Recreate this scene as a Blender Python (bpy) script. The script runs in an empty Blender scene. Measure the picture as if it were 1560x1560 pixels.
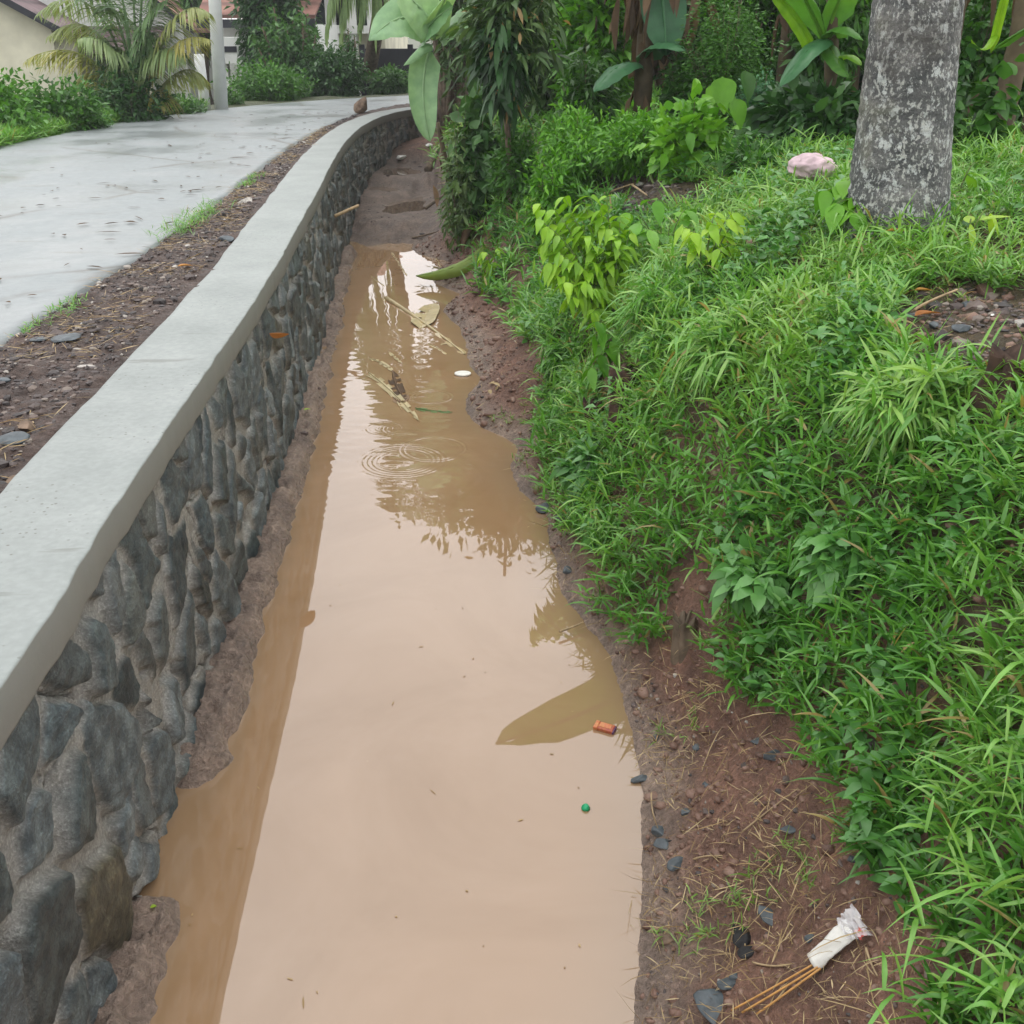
import bpy, bmesh, math
import numpy as np
from mathutils import Vector
R = math.radians
rng = np.random.default_rng(7)
scene = bpy.context.scene
COL = scene.collection
# ------------------------------------------------------------------ camera, sky, sun, exposure
H = 2.4; F = 1560.0; HY = 50.0
TH = math.atan((780 - HY) / F); CT, ST = math.cos(TH), math.sin(TH)
cd = bpy.data.cameras.new('camera'); cam = bpy.data.objects.new('camera', cd); COL.objects.link(cam)
cd.sensor_width = 36; cd.lens = 36.0; cd.clip_start = 0.05; cd.clip_end = 2000
cam.location = (0, 0, H); cam.rotation_euler = (R(90) - TH, 0, 0)
scene.camera = cam
w = bpy.data.worlds.new("World"); scene.world = w; w.use_nodes = True
nt = w.node_tree; bgn = nt.nodes['Background']
sky = nt.nodes.new('ShaderNodeTexSky'); sky.sky_type = 'NISHITA'; sky.sun_disc = False
SUN_EL, SUN_AZ = R(76), R(12)
sky.sun_elevation = SUN_EL; sky.sun_rotation = SUN_AZ; sky.dust_density = 3.0
hs = nt.nodes.new('ShaderNodeHueSaturation'); hs.inputs['Saturation'].default_value = 0.22
nt.links.new(sky.outputs[0], hs.inputs['Color'])
tc = nt.nodes.new('ShaderNodeTexCoord'); nz = nt.nodes.new('ShaderNodeTexNoise')
nz.inputs['Scale'].default_value = 2.2; nz.inputs['Detail'].default_value = 5; nz.inputs['Roughness'].default_value = .5
mp = nt.nodes.new('ShaderNodeMapping'); mp.inputs['Scale'].default_value = (1, 1, 2.6)
nt.links.new(tc.outputs['Generated'], mp.inputs[0]); nt.links.new(mp.outputs[0], nz.inputs[0])
cr = nt.nodes.new('ShaderNodeValToRGB')
cr.color_ramp.elements[0].position = .3; cr.color_ramp.elements[0].color = (9.5, 9.3, 9.4, 1)
cr.color_ramp.elements[1].position = .7; cr.color_ramp.elements[1].color = (13.5, 13.3, 13.2, 1)
nt.links.new(nz.outputs['Fac'], cr.inputs[0])
mx = nt.nodes.new('ShaderNodeMix'); mx.data_type = 'RGBA'; mx.inputs['Factor'].default_value = .8
nt.links.new(hs.outputs[0], mx.inputs[6]); nt.links.new(cr.outputs[0], mx.inputs[7])
nt.links.new(mx.outputs[2], bgn.inputs[0]); bgn.inputs[1].default_value = 0.12
sd = bpy.data.lights.new('sun', 'SUN'); so = bpy.data.objects.new('sun', sd); COL.objects.link(so)
sd.energy = 0.6; sd.angle = R(25); sd.color = (1.0, .97, .92)
sdir = Vector((math.sin(SUN_AZ) * math.cos(SUN_EL), math.cos(SUN_AZ) * math.cos(SUN_EL), math.sin(SUN_EL)))
so.rotation_euler = sdir.to_track_quat('Z', 'Y').to_euler()
vs = scene.view_settings; vs.view_transform = 'Standard'; vs.look = 'None'; vs.gamma = 1; vs.exposure = 0.7
scene.cycles.max_bounces = 8; scene.cycles.transparent_max_bounces = 8; scene.cycles.caustics_reflective = False
scene.cycles.use_denoising = True

# ------------------------------------------------------------------ projection helpers (used to read real positions off the survey)
def un(px, py, z):
    x = (px - 780) / F; y = (780 - py) / F
    D = (H - z) / (ST - y * CT)
    return np.array([D * x, D * (CT + y * ST), z])
def pt(px, py, Y):
    yy = (780 - py) / F; D = Y / (CT + yy * ST)
    return np.array([(px - 780) / F * D, Y, H - D * (ST - yy * CT)])
def proj(P):
    P = np.atleast_2d(P); x, y, z = P[:, 0], P[:, 1], H - P[:, 2]
    D = np.maximum(y * CT + z * ST, 1e-3); v = y * ST - z * CT
    return 780 + F * x / D, 780 - F * v / D
# ------------------------------------------------------------------ noise
def _h(ix, iy, s):
    n = (ix.astype(np.int64) * 374761393 + iy.astype(np.int64) * 668265263 + s * 1442695041) & 0x7fffffff
    n = ((n ^ (n >> 13)) * 1274126177) & 0x7fffffff
    n = ((n ^ (n >> 15)) * 1103515245 + 12345) & 0x7fffffff
    return ((n >> 7) & 0xffff) / 65535.0
def vn(x, y, s=0):
    x = np.asarray(x, float); y = np.asarray(y, float)
    ix, iy = np.floor(x), np.floor(y); fx, fy = x - ix, y - iy
    fx = fx * fx * (3 - 2 * fx); fy = fy * fy * (3 - 2 * fy)
    a = _h(ix, iy, s); b = _h(ix + 1, iy, s); c = _h(ix, iy + 1, s); d = _h(ix + 1, iy + 1, s)
    return (a * (1 - fx) + b * fx) * (1 - fy) + (c * (1 - fx) + d * fx) * fy
def fbm(x, y, s=0, o=4):
    r = 0; a = .5; t = 0
    for i in range(o):
        r = r + a * vn(x * 2 ** i + 17.3 * i, y * 2 ** i - 9.1 * i, s + i); t += a; a *= .5
    return r / t - .5
def sm(a, b, x):
    t = np.clip((x - a) / (b - a), 0, 1); return t * t * (3 - 2 * t)
def nrm(v):
    v = np.asarray(v, float); return v / np.maximum(np.linalg.norm(v, axis=-1, keepdims=True), 1e-9)
# ------------------------------------------------------------------ mesh builder
class MB:
    def __init__(s): s.V = []; s.Q = []; s.T = []; s.r = []; s.k = []; s.c = []; s.n = 0
    def add(s, V, Q=None, T=None, rnd=0.5, k=0.0, col=None):
        V = np.asarray(V, float).reshape(-1, 3); n = len(V)
        if Q is not None and len(Q): s.Q.append(np.asarray(Q, np.int64) + s.n)
        if T is not None and len(T): s.T.append(np.asarray(T, np.int64) + s.n)
        s.V.append(V); s.r.append(np.broadcast_to(np.asarray(rnd, float), (n,))); s.k.append(np.broadcast_to(np.asarray(k, float), (n,)))
        s.c.append(np.broadcast_to(np.asarray(col if col is not None else (1, 1, 1), float), (n, 3))); s.n += n
        return s
    def build(s, name, mat, parent=None, org=None, smooth=True, usecol=False):
        V = np.concatenate(s.V)
        o0 = np.array(parent['_o'] if parent is not None else (org if org is not None else (0, 0, 0)), float)
        V = V - o0
        Q = np.concatenate(s.Q) if s.Q else np.zeros((0, 4), np.int64)
        T = np.concatenate(s.T) if s.T else np.zeros((0, 3), np.int64)
        me = bpy.data.meshes.new(name)
        me.vertices.add(len(V)); me.vertices.foreach_set('co', V.astype(np.float32).ravel())
        L = np.concatenate([Q.ravel(), T.ravel()]).astype(np.int32)
        me.loops.add(len(L)); me.loops.foreach_set('vertex_index', L)
        me.polygons.add(len(Q) + len(T))
        st = np.concatenate([np.arange(len(Q)) * 4, len(Q) * 4 + np.arange(len(T)) * 3]).astype(np.int32)
        me.polygons.foreach_set('loop_start', st)
        me.polygons.foreach_set('use_smooth', np.full(len(Q) + len(T), smooth))
        me.update(calc_edges=True)
        a = me.attributes.new('rnd', 'FLOAT', 'POINT'); a.data.foreach_set('value', np.concatenate(s.r).astype(np.float32))
        a = me.attributes.new('kk', 'FLOAT', 'POINT'); a.data.foreach_set('value', np.concatenate(s.k).astype(np.float32))
        if usecol:
            c = np.concatenate(s.c); c4 = np.ones((len(c), 4), np.float32); c4[:, :3] = c
            a = me.attributes.new('gcol', 'FLOAT_COLOR', 'POINT'); a.data.foreach_set('color', c4.ravel())
        me.materials.append(mat)
        o = bpy.data.objects.new(name, me); COL.objects.link(o)
        if parent is not None: o.parent = parent
        else: o.location = o0
        o['_o'] = [float(q) for q in o0]
        return o
def tag(o, label=None, cat=None, group=None, kind=None):
    if label: o['label'] = label
    if cat: o['category'] = cat
    if group: o['group'] = group
    if kind: o['kind'] = kind
    return o
def empty(name, loc, label, cat, group=None):
    o = bpy.data.objects.new(name, None); COL.objects.link(o); o.location = [float(q) for q in loc]
    o.empty_display_size = .1; o['_o'] = [float(q) for q in loc]
    return tag(o, label, cat, group)
def grid(nx, ny):
    i = np.arange(nx - 1)[None, :]; j = np.arange(ny - 1)[:, None]
    a = (j * nx + i).ravel(); return np.stack([a, a + 1, a + 1 + nx, a + nx], 1)
def interp_path(P, n=None, step=.2):
    P = np.asarray(P, float)
    t = np.concatenate([[0], np.cumsum(np.linalg.norm(np.diff(P, axis=0), axis=1))])
    # Catmull-Rom via dense cubic
    m = n or int(t[-1] / step) + 2; u = np.linspace(0, t[-1], m)
    d = np.gradient(P, t, axis=0)
    k = np.clip(np.searchsorted(t, u) - 1, 0, len(t) - 2); hh = (t[k + 1] - t[k])[:, None]; s = ((u - t[k]) / (t[k + 1] - t[k]))[:, None]
    return (2 * s**3 - 3 * s**2 + 1) * P[k] + (s**3 - 2 * s**2 + s) * hh * d[k] + (-2 * s**3 + 3 * s**2) * P[k + 1] + (s**3 - s**2) * hh * d[k + 1]
def tube(mb, P, rad, n=8, rnd=.5, cap=True, k=0.0):
    P = np.asarray(P, float); m = len(P); rad = np.broadcast_to(np.asarray(rad, float), (m,))
    T = nrm(np.gradient(P, axis=0)); ref = np.array([0, 0, 1.]) if abs(T[0][2]) < .9 else np.array([1., 0, 0])
    A = nrm(np.cross(T, ref)); B = np.cross(T, A)
    th = np.arange(n) * 2 * np.pi / n
    V = P[:, None] + rad[:, None, None] * (np.cos(th)[None, :, None] * A[:, None] + np.sin(th)[None, :, None] * B[:, None])
    j = np.arange(m - 1)[:, None] * n; i = np.arange(n)[None, :]; i2 = (i + 1) % n
    Q = np.stack([(j + i).ravel(), (j + i2).ravel(), (j + n + i2).ravel(), (j + n + i).ravel()], 1)
    VV = V.reshape(-1, 3); Tt = None
    if cap:
        VV = np.concatenate([VV, P[:1], P[-1:]]); c0, c1 = m * n, m * n + 1
        a = np.arange(n); b = (a + 1) % n
        Tt = np.concatenate([np.stack([b, a, np.full(n, c0)], 1), np.stack([(m - 1) * n + a, (m - 1) * n + b, np.full(n, c1)], 1)])
    mb.add(VV, Q, Tt, rnd=rnd, k=k)
def bez(a, b, c, n):
    t = np.linspace(0, 1, n)[:, None]; a, b, c = map(np.asarray, (a, b, c))
    return (1 - t)**2 * a + 2 * t * (1 - t) * b + t**2 * c
PROF = {'grass': lambda t: np.clip(np.minimum(1, .55 + 2.2 * t) * (1 - t**2.2), 0.02, 1),
        'ovate': lambda t: np.clip(np.sin(np.pi * np.clip(t, 0, 1)**.75), .03, 1),
        'heart': lambda t: np.clip(np.minimum(1, np.sqrt(np.clip(t, 0, 1) / .22)) * np.cos(np.clip((t - .25) / .75, 0, 1) * np.pi / 2)**.9, .03, 1),
        'lance': lambda t: np.clip(np.sin(np.pi * t)**.8, .03, 1)}
def leaves(mb, P, A, L, W, droop=.3, roll=0., nseg=3, prof='ovate', fold=.25, rnd=.5, k=0., cols=3):
    P = np.asarray(P, float); N = len(P); A = nrm(A)
    L = np.broadcast_to(L, (N,)).astype(float); W = np.broadcast_to(W, (N,)).astype(float)
    droop = np.broadcast_to(droop, (N,)).astype(float); roll = np.broadcast_to(roll, (N,)).astype(float)
    rnd = np.broadcast_to(rnd, (N,)).astype(float); k = np.broadcast_to(k, (N,)).astype(float)
    up = np.tile([0, 0, 1.], (N, 1)); S = np.cross(A, up)
    bad = np.linalg.norm(S, axis=1) < 1e-3; S[bad] = [1, 0, 0]; S = nrm(S); Nn = np.cross(S, A)
    c, s_ = np.cos(roll)[:, None], np.sin(roll)[:, None]
    S, Nn = S * c + Nn * s_, Nn * c - S * s_
    t = np.linspace(0, 1, nseg + 1); wt = PROF[prof](t)
    C = P[:, None] + A[:, None] * (L[:, None] * t)[..., None]
    C[..., 2] -= droop[:, None] * L[:, None] * t**2
    hw = (W[:, None] * wt) * .5
    Lf = C + S[:, None] * hw[..., None] + Nn[:, None] * (fold * hw)[..., None]
    Rt = C - S[:, None] * hw[..., None] + Nn[:, None] * (fold * hw)[..., None]
    if cols == 3: V = np.stack([Lf, C, Rt], 2)
    else: V = np.stack([Lf, Rt], 2)
    m = cols; nv = (nseg + 1) * m
    base = (np.arange(N) * nv)[:, None, None] + (np.arange(nseg) * m)[None, :, None] + np.arange(m - 1)[None, None, :]
    a = base.ravel(); Q = np.stack([a, a + 1, a + 1 + m, a + m], 1)
    mb.add(V.reshape(-1, 3), Q, rnd=np.repeat(rnd, nv), k=np.repeat(k, nv))
# ------------------------------------------------------------------ materials
def newmat(name):
    m = bpy.data.materials.new(name); m.use_nodes = True
    return m, m.node_tree, m.node_tree.nodes['Principled BSDF'], m.node_tree.nodes['Material Output']
def attr(nt, n):
    a = nt.nodes.new('ShaderNodeAttribute'); a.attribute_name = n; return a
def ramp(nt, stops, src=None):
    r = nt.nodes.new('ShaderNodeValToRGB'); e = r.color_ramp.elements
    while len(e) > 1: e.remove(e[-1])
    e[0].position = stops[0][0]; e[0].color = (*stops[0][1], 1)
    for p, c in stops[1:]:
        q = e.new(p); q.color = (*c, 1)
    if src is not None: nt.links.new(src, r.inputs[0])
    return r
def noise(nt, scale, detail=4, rough=.55, src=None, dist=0):
    n = nt.nodes.new('ShaderNodeTexNoise'); n.inputs['Scale'].default_value = scale; n.inputs['Detail'].default_value = detail
    n.inputs['Roughness'].default_value = rough; n.inputs['Distortion'].default_value = dist
    if src is None:
        c = nt.nodes.new('ShaderNodeTexCoord'); src = c.outputs['Object']
    nt.links.new(src, n.inputs['Vector']); return n
def mixc(nt, fac, a, b, mode='MIX'):
    m = nt.nodes.new('ShaderNodeMix'); m.data_type = 'RGBA'; m.blend_type = mode
    for s, v in ((m.inputs[0], fac), (m.inputs[6], a), (m.inputs[7], b)):
        if isinstance(v, (int, float)): s.default_value = v
        elif isinstance(v, tuple): s.default_value = (*v, 1)
        else: nt.links.new(v, s)
    return m.outputs[2]
def bump(nt, bs, h, strength=.5, dist=.01):
    b = nt.nodes.new('ShaderNodeBump'); b.inputs['Strength'].default_value = strength; b.inputs['Distance'].default_value = dist
    nt.links.new(h, b.inputs['Height']); nt.links.new(b.outputs[0], bs.inputs['Normal']); return b
def leafmat(name, cols, rough=.42, tr=.3, spec=.4, dry=(.35, .22, .09)):
    m, nt, bs, out = newmat(name)
    r = ramp(nt, [(i / (len(cols) - 1), c) for i, c in enumerate(cols)], attr(nt, 'rnd').outputs['Fac'])
    n = noise(nt, 9, 3); c1 = mixc(nt, .35, r.outputs[0], ramp(nt, [(.3, (.45, .5, .4)), (.7, (1.5, 1.4, 1.2))], n.outputs['Fac']).outputs[0], 'MULTIPLY')
    col = mixc(nt, attr(nt, 'kk').outputs['Fac'], c1, dry)
    nt.links.new(col, bs.inputs['Base Color']); bs.inputs['Roughness'].default_value = rough; bs.inputs['Specular IOR Level'].default_value = spec
    t = nt.nodes.new('ShaderNodeBsdfTranslucent'); tcol = mixc(nt, 1.0, col, (1.3, 1.25, .6), 'MULTIPLY'); nt.links.new(tcol, t.inputs[0])
    ms = nt.nodes.new('ShaderNodeMixShader'); ms.inputs[0].default_value = tr
    nt.links.new(bs.outputs[0], ms.inputs[1]); nt.links.new(t.outputs[0], ms.inputs[2]); nt.links.new(ms.outputs[0], out.inputs[0])
    return m
def plain(name, col, rough=.7, var=.3, scale=8, spec=.3, bmp=.3, col2=None, bscale=60):
    m, nt, bs, out = newmat(name); n = noise(nt, scale, 5)
    c2 = col2 or tuple(c * (1 - var) for c in col); c1 = col if col2 else tuple(min(1, c * (1 + var)) for c in col)
    r = ramp(nt, [(.32, c2), (.68, c1)], n.outputs['Fac']); nt.links.new(r.outputs[0], bs.inputs['Base Color'])
    bs.inputs['Roughness'].default_value = rough; bs.inputs['Specular IOR Level'].default_value = spec
    if bmp: bump(nt, bs, noise(nt, bscale, 4).outputs['Fac'], bmp, .004)
    return m
M = {}
M['grass'] = leafmat('grass_green', [(.035, .13, .016), (.085, .27, .035), (.15, .37, .06), (.26, .46, .10)], rough=.33, spec=.6)
M['weed'] = leafmat('weed_green', [(.045, .15, .03), (.09, .27, .06), (.15, .37, .10)], rough=.35, spec=.6)
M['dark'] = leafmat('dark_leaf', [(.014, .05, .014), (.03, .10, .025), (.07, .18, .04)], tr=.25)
M['mid'] = leafmat('mid_leaf', [(.02, .075, .014), (.05, .16, .022), (.10, .27, .035)])
M['bright'] = leafmat('bright_leaf', [(.045, .16, .014), (.10, .30, .02), (.18, .42, .035)])
M['lime'] = leafmat('lime_leaf', [(.16, .36, .02), (.25, .48, .03), (.38, .58, .06)], tr=.35)
M['teal'] = leafmat('blue_green_leaf', [(.02, .09, .04), (.045, .16, .07), (.08, .23, .10)], tr=.2)
M['far'] = leafmat('far_leaf', [(.02, .07, .022), (.045, .13, .035), (.08, .20, .05)])
M['palm'] = leafmat('palm_leaf', [(.07, .15, .07), (.12, .23, .10), (.20, .32, .15)], dry=(.46, .38, .09))
M['olive'] = leafmat('olive_leaf', [(.025, .06, .018), (.06, .13, .035), (.13, .22, .07)])
M['dry'] = leafmat('dry_leaf', [(.05, .035, .025), (.13, .085, .055), (.27, .19, .13)], rough=.7, tr=.15, spec=.15)
M['orange'] = leafmat('orange_dead_leaf', [(.35, .12, .03), (.5, .2, .05), (.6, .3, .08)], rough=.6, tr=.2)
M['straw'] = leafmat('straw', [(.16, .10, .05), (.33, .24, .13), (.52, .42, .26)], rough=.7, tr=.1, spec=.2)
M['banana'] = leafmat('banana_leaf', [(.05, .17, .03), (.10, .28, .045), (.2, .4, .06)], tr=.35)
M['bananapale'] = leafmat('pale_banana_leaf', [(.18, .34, .18), (.25, .43, .24), (.34, .52, .30)], tr=.3)
M['bark'] = plain('bark', (.13, .10, .07), .85, .45, 12, bmp=.8)
M['stem'] = plain('green_stem', (.12, .17, .05), .6, .3, 15)
M['pstem'] = plain('banana_stem', (.10, .075, .045), .7, .5, 6, bmp=.5)
M['slate'] = plain('slate_stone', (.06, .075, .085), .5, .4, 30, spec=.5, bmp=.5)
M['brownstone'] = plain('brown_stone', (.17, .12, .085), .8, .4, 20, bmp=.6)
M['concrete'] = plain('pole_concrete', (.66, .68, .67), .8, .12, 3, bmp=.2)
M['black'] = plain('charred', (.012, .012, .013), .6, .4, 40, bmp=.8)
# ------------------------------------------------------------------ layout curves
WALL = [(-1.02, -3), (-1.05, 0), (-1.09, 1.8), (-1.18, 2.93), (-1.27, 4.21), (-1.38, 5.81), (-1.53, 7.4), (-1.71, 9.33), (-1.90, 11.2), (-2.06, 13), (-2.19, 15.07), (-2.22, 16.6), (-2.13, 18.2), (-1.92, 19.4), (-1.5, 20.4), (-.6, 21.4), (1, 22.6), (4, 24)]
WP = interp_path(WALL, step=.12)
ZC = 1.157
def wall_d(x, y):
    """signed distance to the wall's inner face, + on the road side"""
    x = np.asarray(x, float); y = np.asarray(y, float); best = np.full(x.shape, 1e9); sg = np.ones(x.shape)
    W = WP[::4]
    for a, b in zip(W[:-1], W[1:]):
        d = b - a; L2 = d @ d; t = np.clip(((x - a[0]) * d[0] + (y - a[1]) * d[1]) / L2, 0, 1)
        qx, qy = x - a[0] - t * d[0], y - a[1] - t * d[1]; r = np.hypot(qx, qy)
        m = r < best; best = np.where(m, r, best); sg = np.where(m, np.sign(d[0] * qy - d[1] * qx), sg)
    return best * sg
RL = interp_path([(-5.2, -6), (-5.5, 0), (-5.95, 6), (-6.25, 12), (-6.3, 15.5), (-6.0, 18.3), (-5.1, 21), (-3.8, 23.3), (-2, 25.2), (1, 27.6), (6, 31), (14, 35)], n=160)
RR = interp_path([(-2.25, -6), (-2.3, 0), (-2.32, 5.3), (-2.42, 8.4), (-2.58, 11), (-2.74, 14.4), (-2.74, 17.7), (-2.5, 20.2), (-2.0, 21.9), (0.0, 24.1), (5, 27.2), (14, 31.5)], n=160)
CP = []
for px, py in [(970, 1560), (980, 1420), (990, 1330), (975, 1230), (965, 1100), (940, 1020), (890, 950), (850, 850), (810, 760), (790, 680), (735, 580), (705, 500), (700, 450), (690, 400)]:
    p = un(px, py, 0); CP.append((p[0], p[1], 0.0)); CP.append((p[0] - .22, p[1], -.10)); CP.append((p[0] - .6, p[1], -.16))
for px, py, z in [(1100, 1560, .15), (1300, 1560, .42), (1500, 1560, .62), (1050, 1300, .12), (1150, 1200, .28), (1250, 1300, .38), (1400, 1400, .6), (1560, 1450, .8), (1290, 1440, .42),
        (1300, 1150, .5), (1400, 1200, .62), (1560, 1250, .9), (1020, 1100, .1), (1100, 1050, .27), (1200, 1050, .45), (1560, 1000, 1.1), (1400, 1000, .95), (1250, 900, .75),
        (1100, 900, .52), (1000, 900, .27), (930, 900, .12), (870, 760, .12), (950, 760, .38), (1100, 750, .75), (1250, 750, .98), (1400, 800, 1.1), (1560, 800, 1.25),
        (840, 640, .15), (880, 600, .4), (960, 600, .75), (1050, 620, .9), (1200, 600, 1.15), (1400, 620, 1.3), (1560, 620, 1.4), (780, 500, .2), (830, 480, .5), (900, 450, .85),
        (1000, 450, 1.1), (1200, 450, 1.3), (1400, 450, 1.45), (1560, 450, 1.5), (740, 430, .15), (760, 380, .5), (800, 340, .75), (900, 350, 1.05), (1050, 330, 1.25), (1200, 330, 1.45),
        (1370, 310, 1.62), (1550, 350, 1.6), (700, 330, .35), (690, 290, .42), (720, 290, .7), (780, 270, .95), (870, 270, 1.15), (1000, 285, 1.3), (1150, 280, 1.45), (680, 220, .75), (715, 215, 1.0),
        (640, 372, .0), (600, 372, .0), (560, 374, .0), (640, 340, .09), (570, 340, .11), (600, 320, .15), (610, 290, .25), (560, 300, .24), (600, 250, .45), (580, 262, .42), (620, 215, .62), (645, 205, .7)]:
    p = un(px, py, z); CP.append((p[0], p[1], z))
CP += [(-.5, 1, -.15), (-.9, 4, -.15), (-1.2, 8, -.15), (-1.6, 11, -.12), (.2, -1, -.1), (-.6, -2, -.15), (.9, 0, .6), (1.6, 0, 1.1), (.9, -3, .7), (2.5, 1, 1.4), (4.5, 2, 1.6), (4.5, 6, 1.65), (4.5, 10, 1.6), (3, 14, 1.5), (8, 8, 1.7), (8, 16, 1.6),
       (2, 18, 1.4), (-.2, 17, 1.3), (0, 14, 1.15), (0, 20, 1.3), (8, -3, 1.6), (2.2, -2, 1.3), (8, 24, 1.5), (-1.3, 19, .75), (-.6, 19.5, .9)]
CP = np.array(CP); EPS = .12
_K = np.sqrt(((CP[:, None, :2] - CP[None, :, :2])**2).sum(-1) + EPS**2) * -1
_n = len(CP); _A = np.zeros((_n + 1, _n + 1)); _A[:_n, :_n] = _K - np.eye(_n) * .0 + np.eye(_n) * .03; _A[_n, :_n] = 1; _A[:_n, _n] = 1
_W = np.linalg.solve(_A, np.append(CP[:, 2], 0))
def rbf(x, y):
    x = np.asarray(x, float); y = np.asarray(y, float); s = x.shape; x = x.ravel(); y = y.ravel(); out = np.zeros(len(x))
    for i in range(0, len(x), 20000):
        r = np.sqrt((x[i:i + 20000, None] - CP[None, :, 0])**2 + (y[i:i + 20000, None] - CP[None, :, 1])**2 + EPS**2)
        out[i:i + 20000] = -r @ _W[:_n] + _W[_n]
    return out.reshape(s)
PUD = [((613, 318), .24, .30, 9), ((603, 288), .20, .5, 5)]
def road_left_x(y): return np.interp(y, RL[:, 1], RL[:, 0])
def road_right_x(y): return np.interp(y, RR[:, 1], RR[:, 0])
PUDDLES = [(un(616, 312, .19), .30, .85), (un(588, 284, .26), .25, .6), (un(612, 262, .36), .34, .5)]
def ground(x, y, detail=True):
    x = np.asarray(x, float); y = np.asarray(y, float)
    xc = np.clip(x, -4, 9); yc = np.clip(y, -4, 26)
    zr = np.clip(rbf(xc, yc), -.2, 1.75)
    d = wall_d(x, y)
    if detail:
        zr = zr + fbm(x * 5, y * 5, 3) * .08 * sm(-.1, .1, zr) + (.25 - np.abs(fbm(x * 13, y * 13, 5, 3))) * .035 * sm(-.05, .03, zr) + fbm(x * 40, y * 40, 6, 2) * .018 * sm(-.03, .03, zr)
        zr = zr + fbm(x * 1.2, y * 1.2, 8) * .12 * sm(.3, .9, zr)
    # mud berm at the wall foot
    bn = fbm(y * .9 + 3, y * 0 + 1.5, 21, 3); bn2 = fbm(x * 14, y * 14, 23, 3)
    bw = .115 + .14 * bn + .07 * fbm(x * 9, y * 9, 23, 3); bh = np.clip(.075 + .22 * bn * sm(1, 3, y), .0, .16)
    brk = 1 - sm(2.25, 2.42, y) * sm(2.95, 2.75, y); bh = bh * brk * np.where((y > 7.9) & (y < 9.0), .2, 1)
    wob = (.4 - np.abs(fbm(x * 14, y * 14, 31, 2)) * 3.0) * .05 + (.3 - np.abs(fbm(x * 36, y * 36, 33, 2)) * 2) * .022
    zb = (bh * .8 + wob * brk) * sm(-bw - .05, -bw + .05, d) - .2 * (1 - sm(-bw - .16, -bw + .02, d)) - .06 * (1 - brk)
    inch = (y < 12.6) & (zr < .02)
    zr = np.where((d > -.5) & inch, np.maximum(zr, zb), zr)
    for p, rx, ry in PUDDLES:
        q = np.sqrt(((x - p[0]) / rx)**2 + ((y - p[1]) / ry)**2) + fbm(x * 5, y * 3, 41, 3) * .9
        zr = np.where(q < 2.6, zr * sm(1.5, 2.5, q) + (p[2] - .03 + .045 * sm(.55, 1.25, q)) * (1 - sm(1.5, 2.5, q)), zr)
    # road side
    zl = np.full(x.shape, 1.075)
    rr = road_right_x(y); rl = road_left_x(y)
    onv = sm(-.05, .06, x - rr) * (y < 26)
    zl = zl + .062 * onv + (onv * (fbm(x * 9, y * 9, 51) * .06 + fbm(x * 30, y * 30, 53, 3) * .035) if detail else 0)
    off = rl - x
    zl = zl - 1.5 * sm(.8, 7, off) * sm(-2, 3, y) + (fbm(x * 1.5, y * 1.5, 55) * .12 * sm(.1, .8, off) if detail else 0)
    zl = zl + .06 * sm(.05, .4, off) + 0
    return np.where(d > .33, zl, np.where(d < .07, zr, zr + (zl - zr) * sm(.07, .33, d)))
def hit(px, py, tmax=60):
    dx = (px - 780) / F; yy = (780 - py) / F
    d = np.array([dx, CT + yy * ST, -(ST - yy * CT)])
    t = np.concatenate([np.arange(.8, 8, .01), np.arange(8, tmax, .05)])
    P = np.array([0, 0, H]) + t[:, None] * d
    z = ground(P[:, 0], P[:, 1], False); m = np.nonzero(P[:, 2] < np.maximum(z, 0))[0]
    i = m[0] if len(m) else len(t) - 1
    return np.array([P[i, 0], P[i, 1], max(float(z[i]), 0.0)])
def inpoly(px, py, poly):
    c = np.zeros(px.shape, bool); n = len(poly)
    for i in range(n):
        x0, y0 = poly[i]; x1, y1 = poly[(i + 1) % n]
        if y0 == y1: continue
        c ^= ((y0 > py) != (y1 > py)) & (px < (x1 - x0) * (py - y0) / (y1 - y0) + x0)
    return c
# regions of bare soil, traced on the ground
GREEN = [(660, 150), (675, 230), (690, 290), (735, 345), (740, 460), (790, 500), (850, 560), (835, 640), (835, 720), (850, 790), (905, 850), (900, 950), (960, 995), (1060, 975), (1130, 1060), (1230, 1130), (1270, 1180), (1300, 1290), (1350, 1350), (1410, 1450), (1440, 1800), (4000, 2400), (4000, 150)]
BARE = [[(1345, 455), (1440, 440), (1620, 450), (1640, 620), (1540, 600), (1460, 560), (1370, 525)], [(815, 265), (900, 262), (1000, 275), (1120, 300), (1110, 322), (960, 325), (870, 300)], [(915, 520), (965, 520), (970, 640), (915, 650)], [(1025, 880), (1085, 890), (1090, 985), (1020, 985)]]
# ------------------------------------------------------------------ GROUND
def axis(segs):
    a = [segs[0][0]]
    for s0, s1, st in segs:
        n = max(1, int(round((s1 - s0) / st))); a += list(np.linspace(s0, s1, n + 1)[1:])
    return np.array(a)
xs = axis([(-400, -60, 40), (-60, -20, 5), (-20, -7, .6), (-7, -3, .15), (-3, -2.3, .05), (-2.3, -1.75, .025), (-1.75, -.95, .014), (-.95, 2.2, .024), (2.2, 5, .08), (5, 12, .4), (12, 40, 3), (40, 400, 40)])
ys = axis([(-60, -4, 6), (-4, .8, .3), (.8, 4.5, .016), (4.5, 8, .026), (8, 14, .05), (14, 24, .12), (24, 40, .6), (40, 100, 6), (100, 700, 60)])
X, Y = np.meshgrid(xs, ys); Z = ground(X, Y)
D_ = wall_d(X, Y)
mb = MB()
red = np.array([.21, .118, .085]); grey = np.array([.17, .135, .115]); verge = np.array([.095, .068, .058]); soil = np.array([.09, .075, .045]); wet = np.array([.29, .225, .185])
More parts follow.
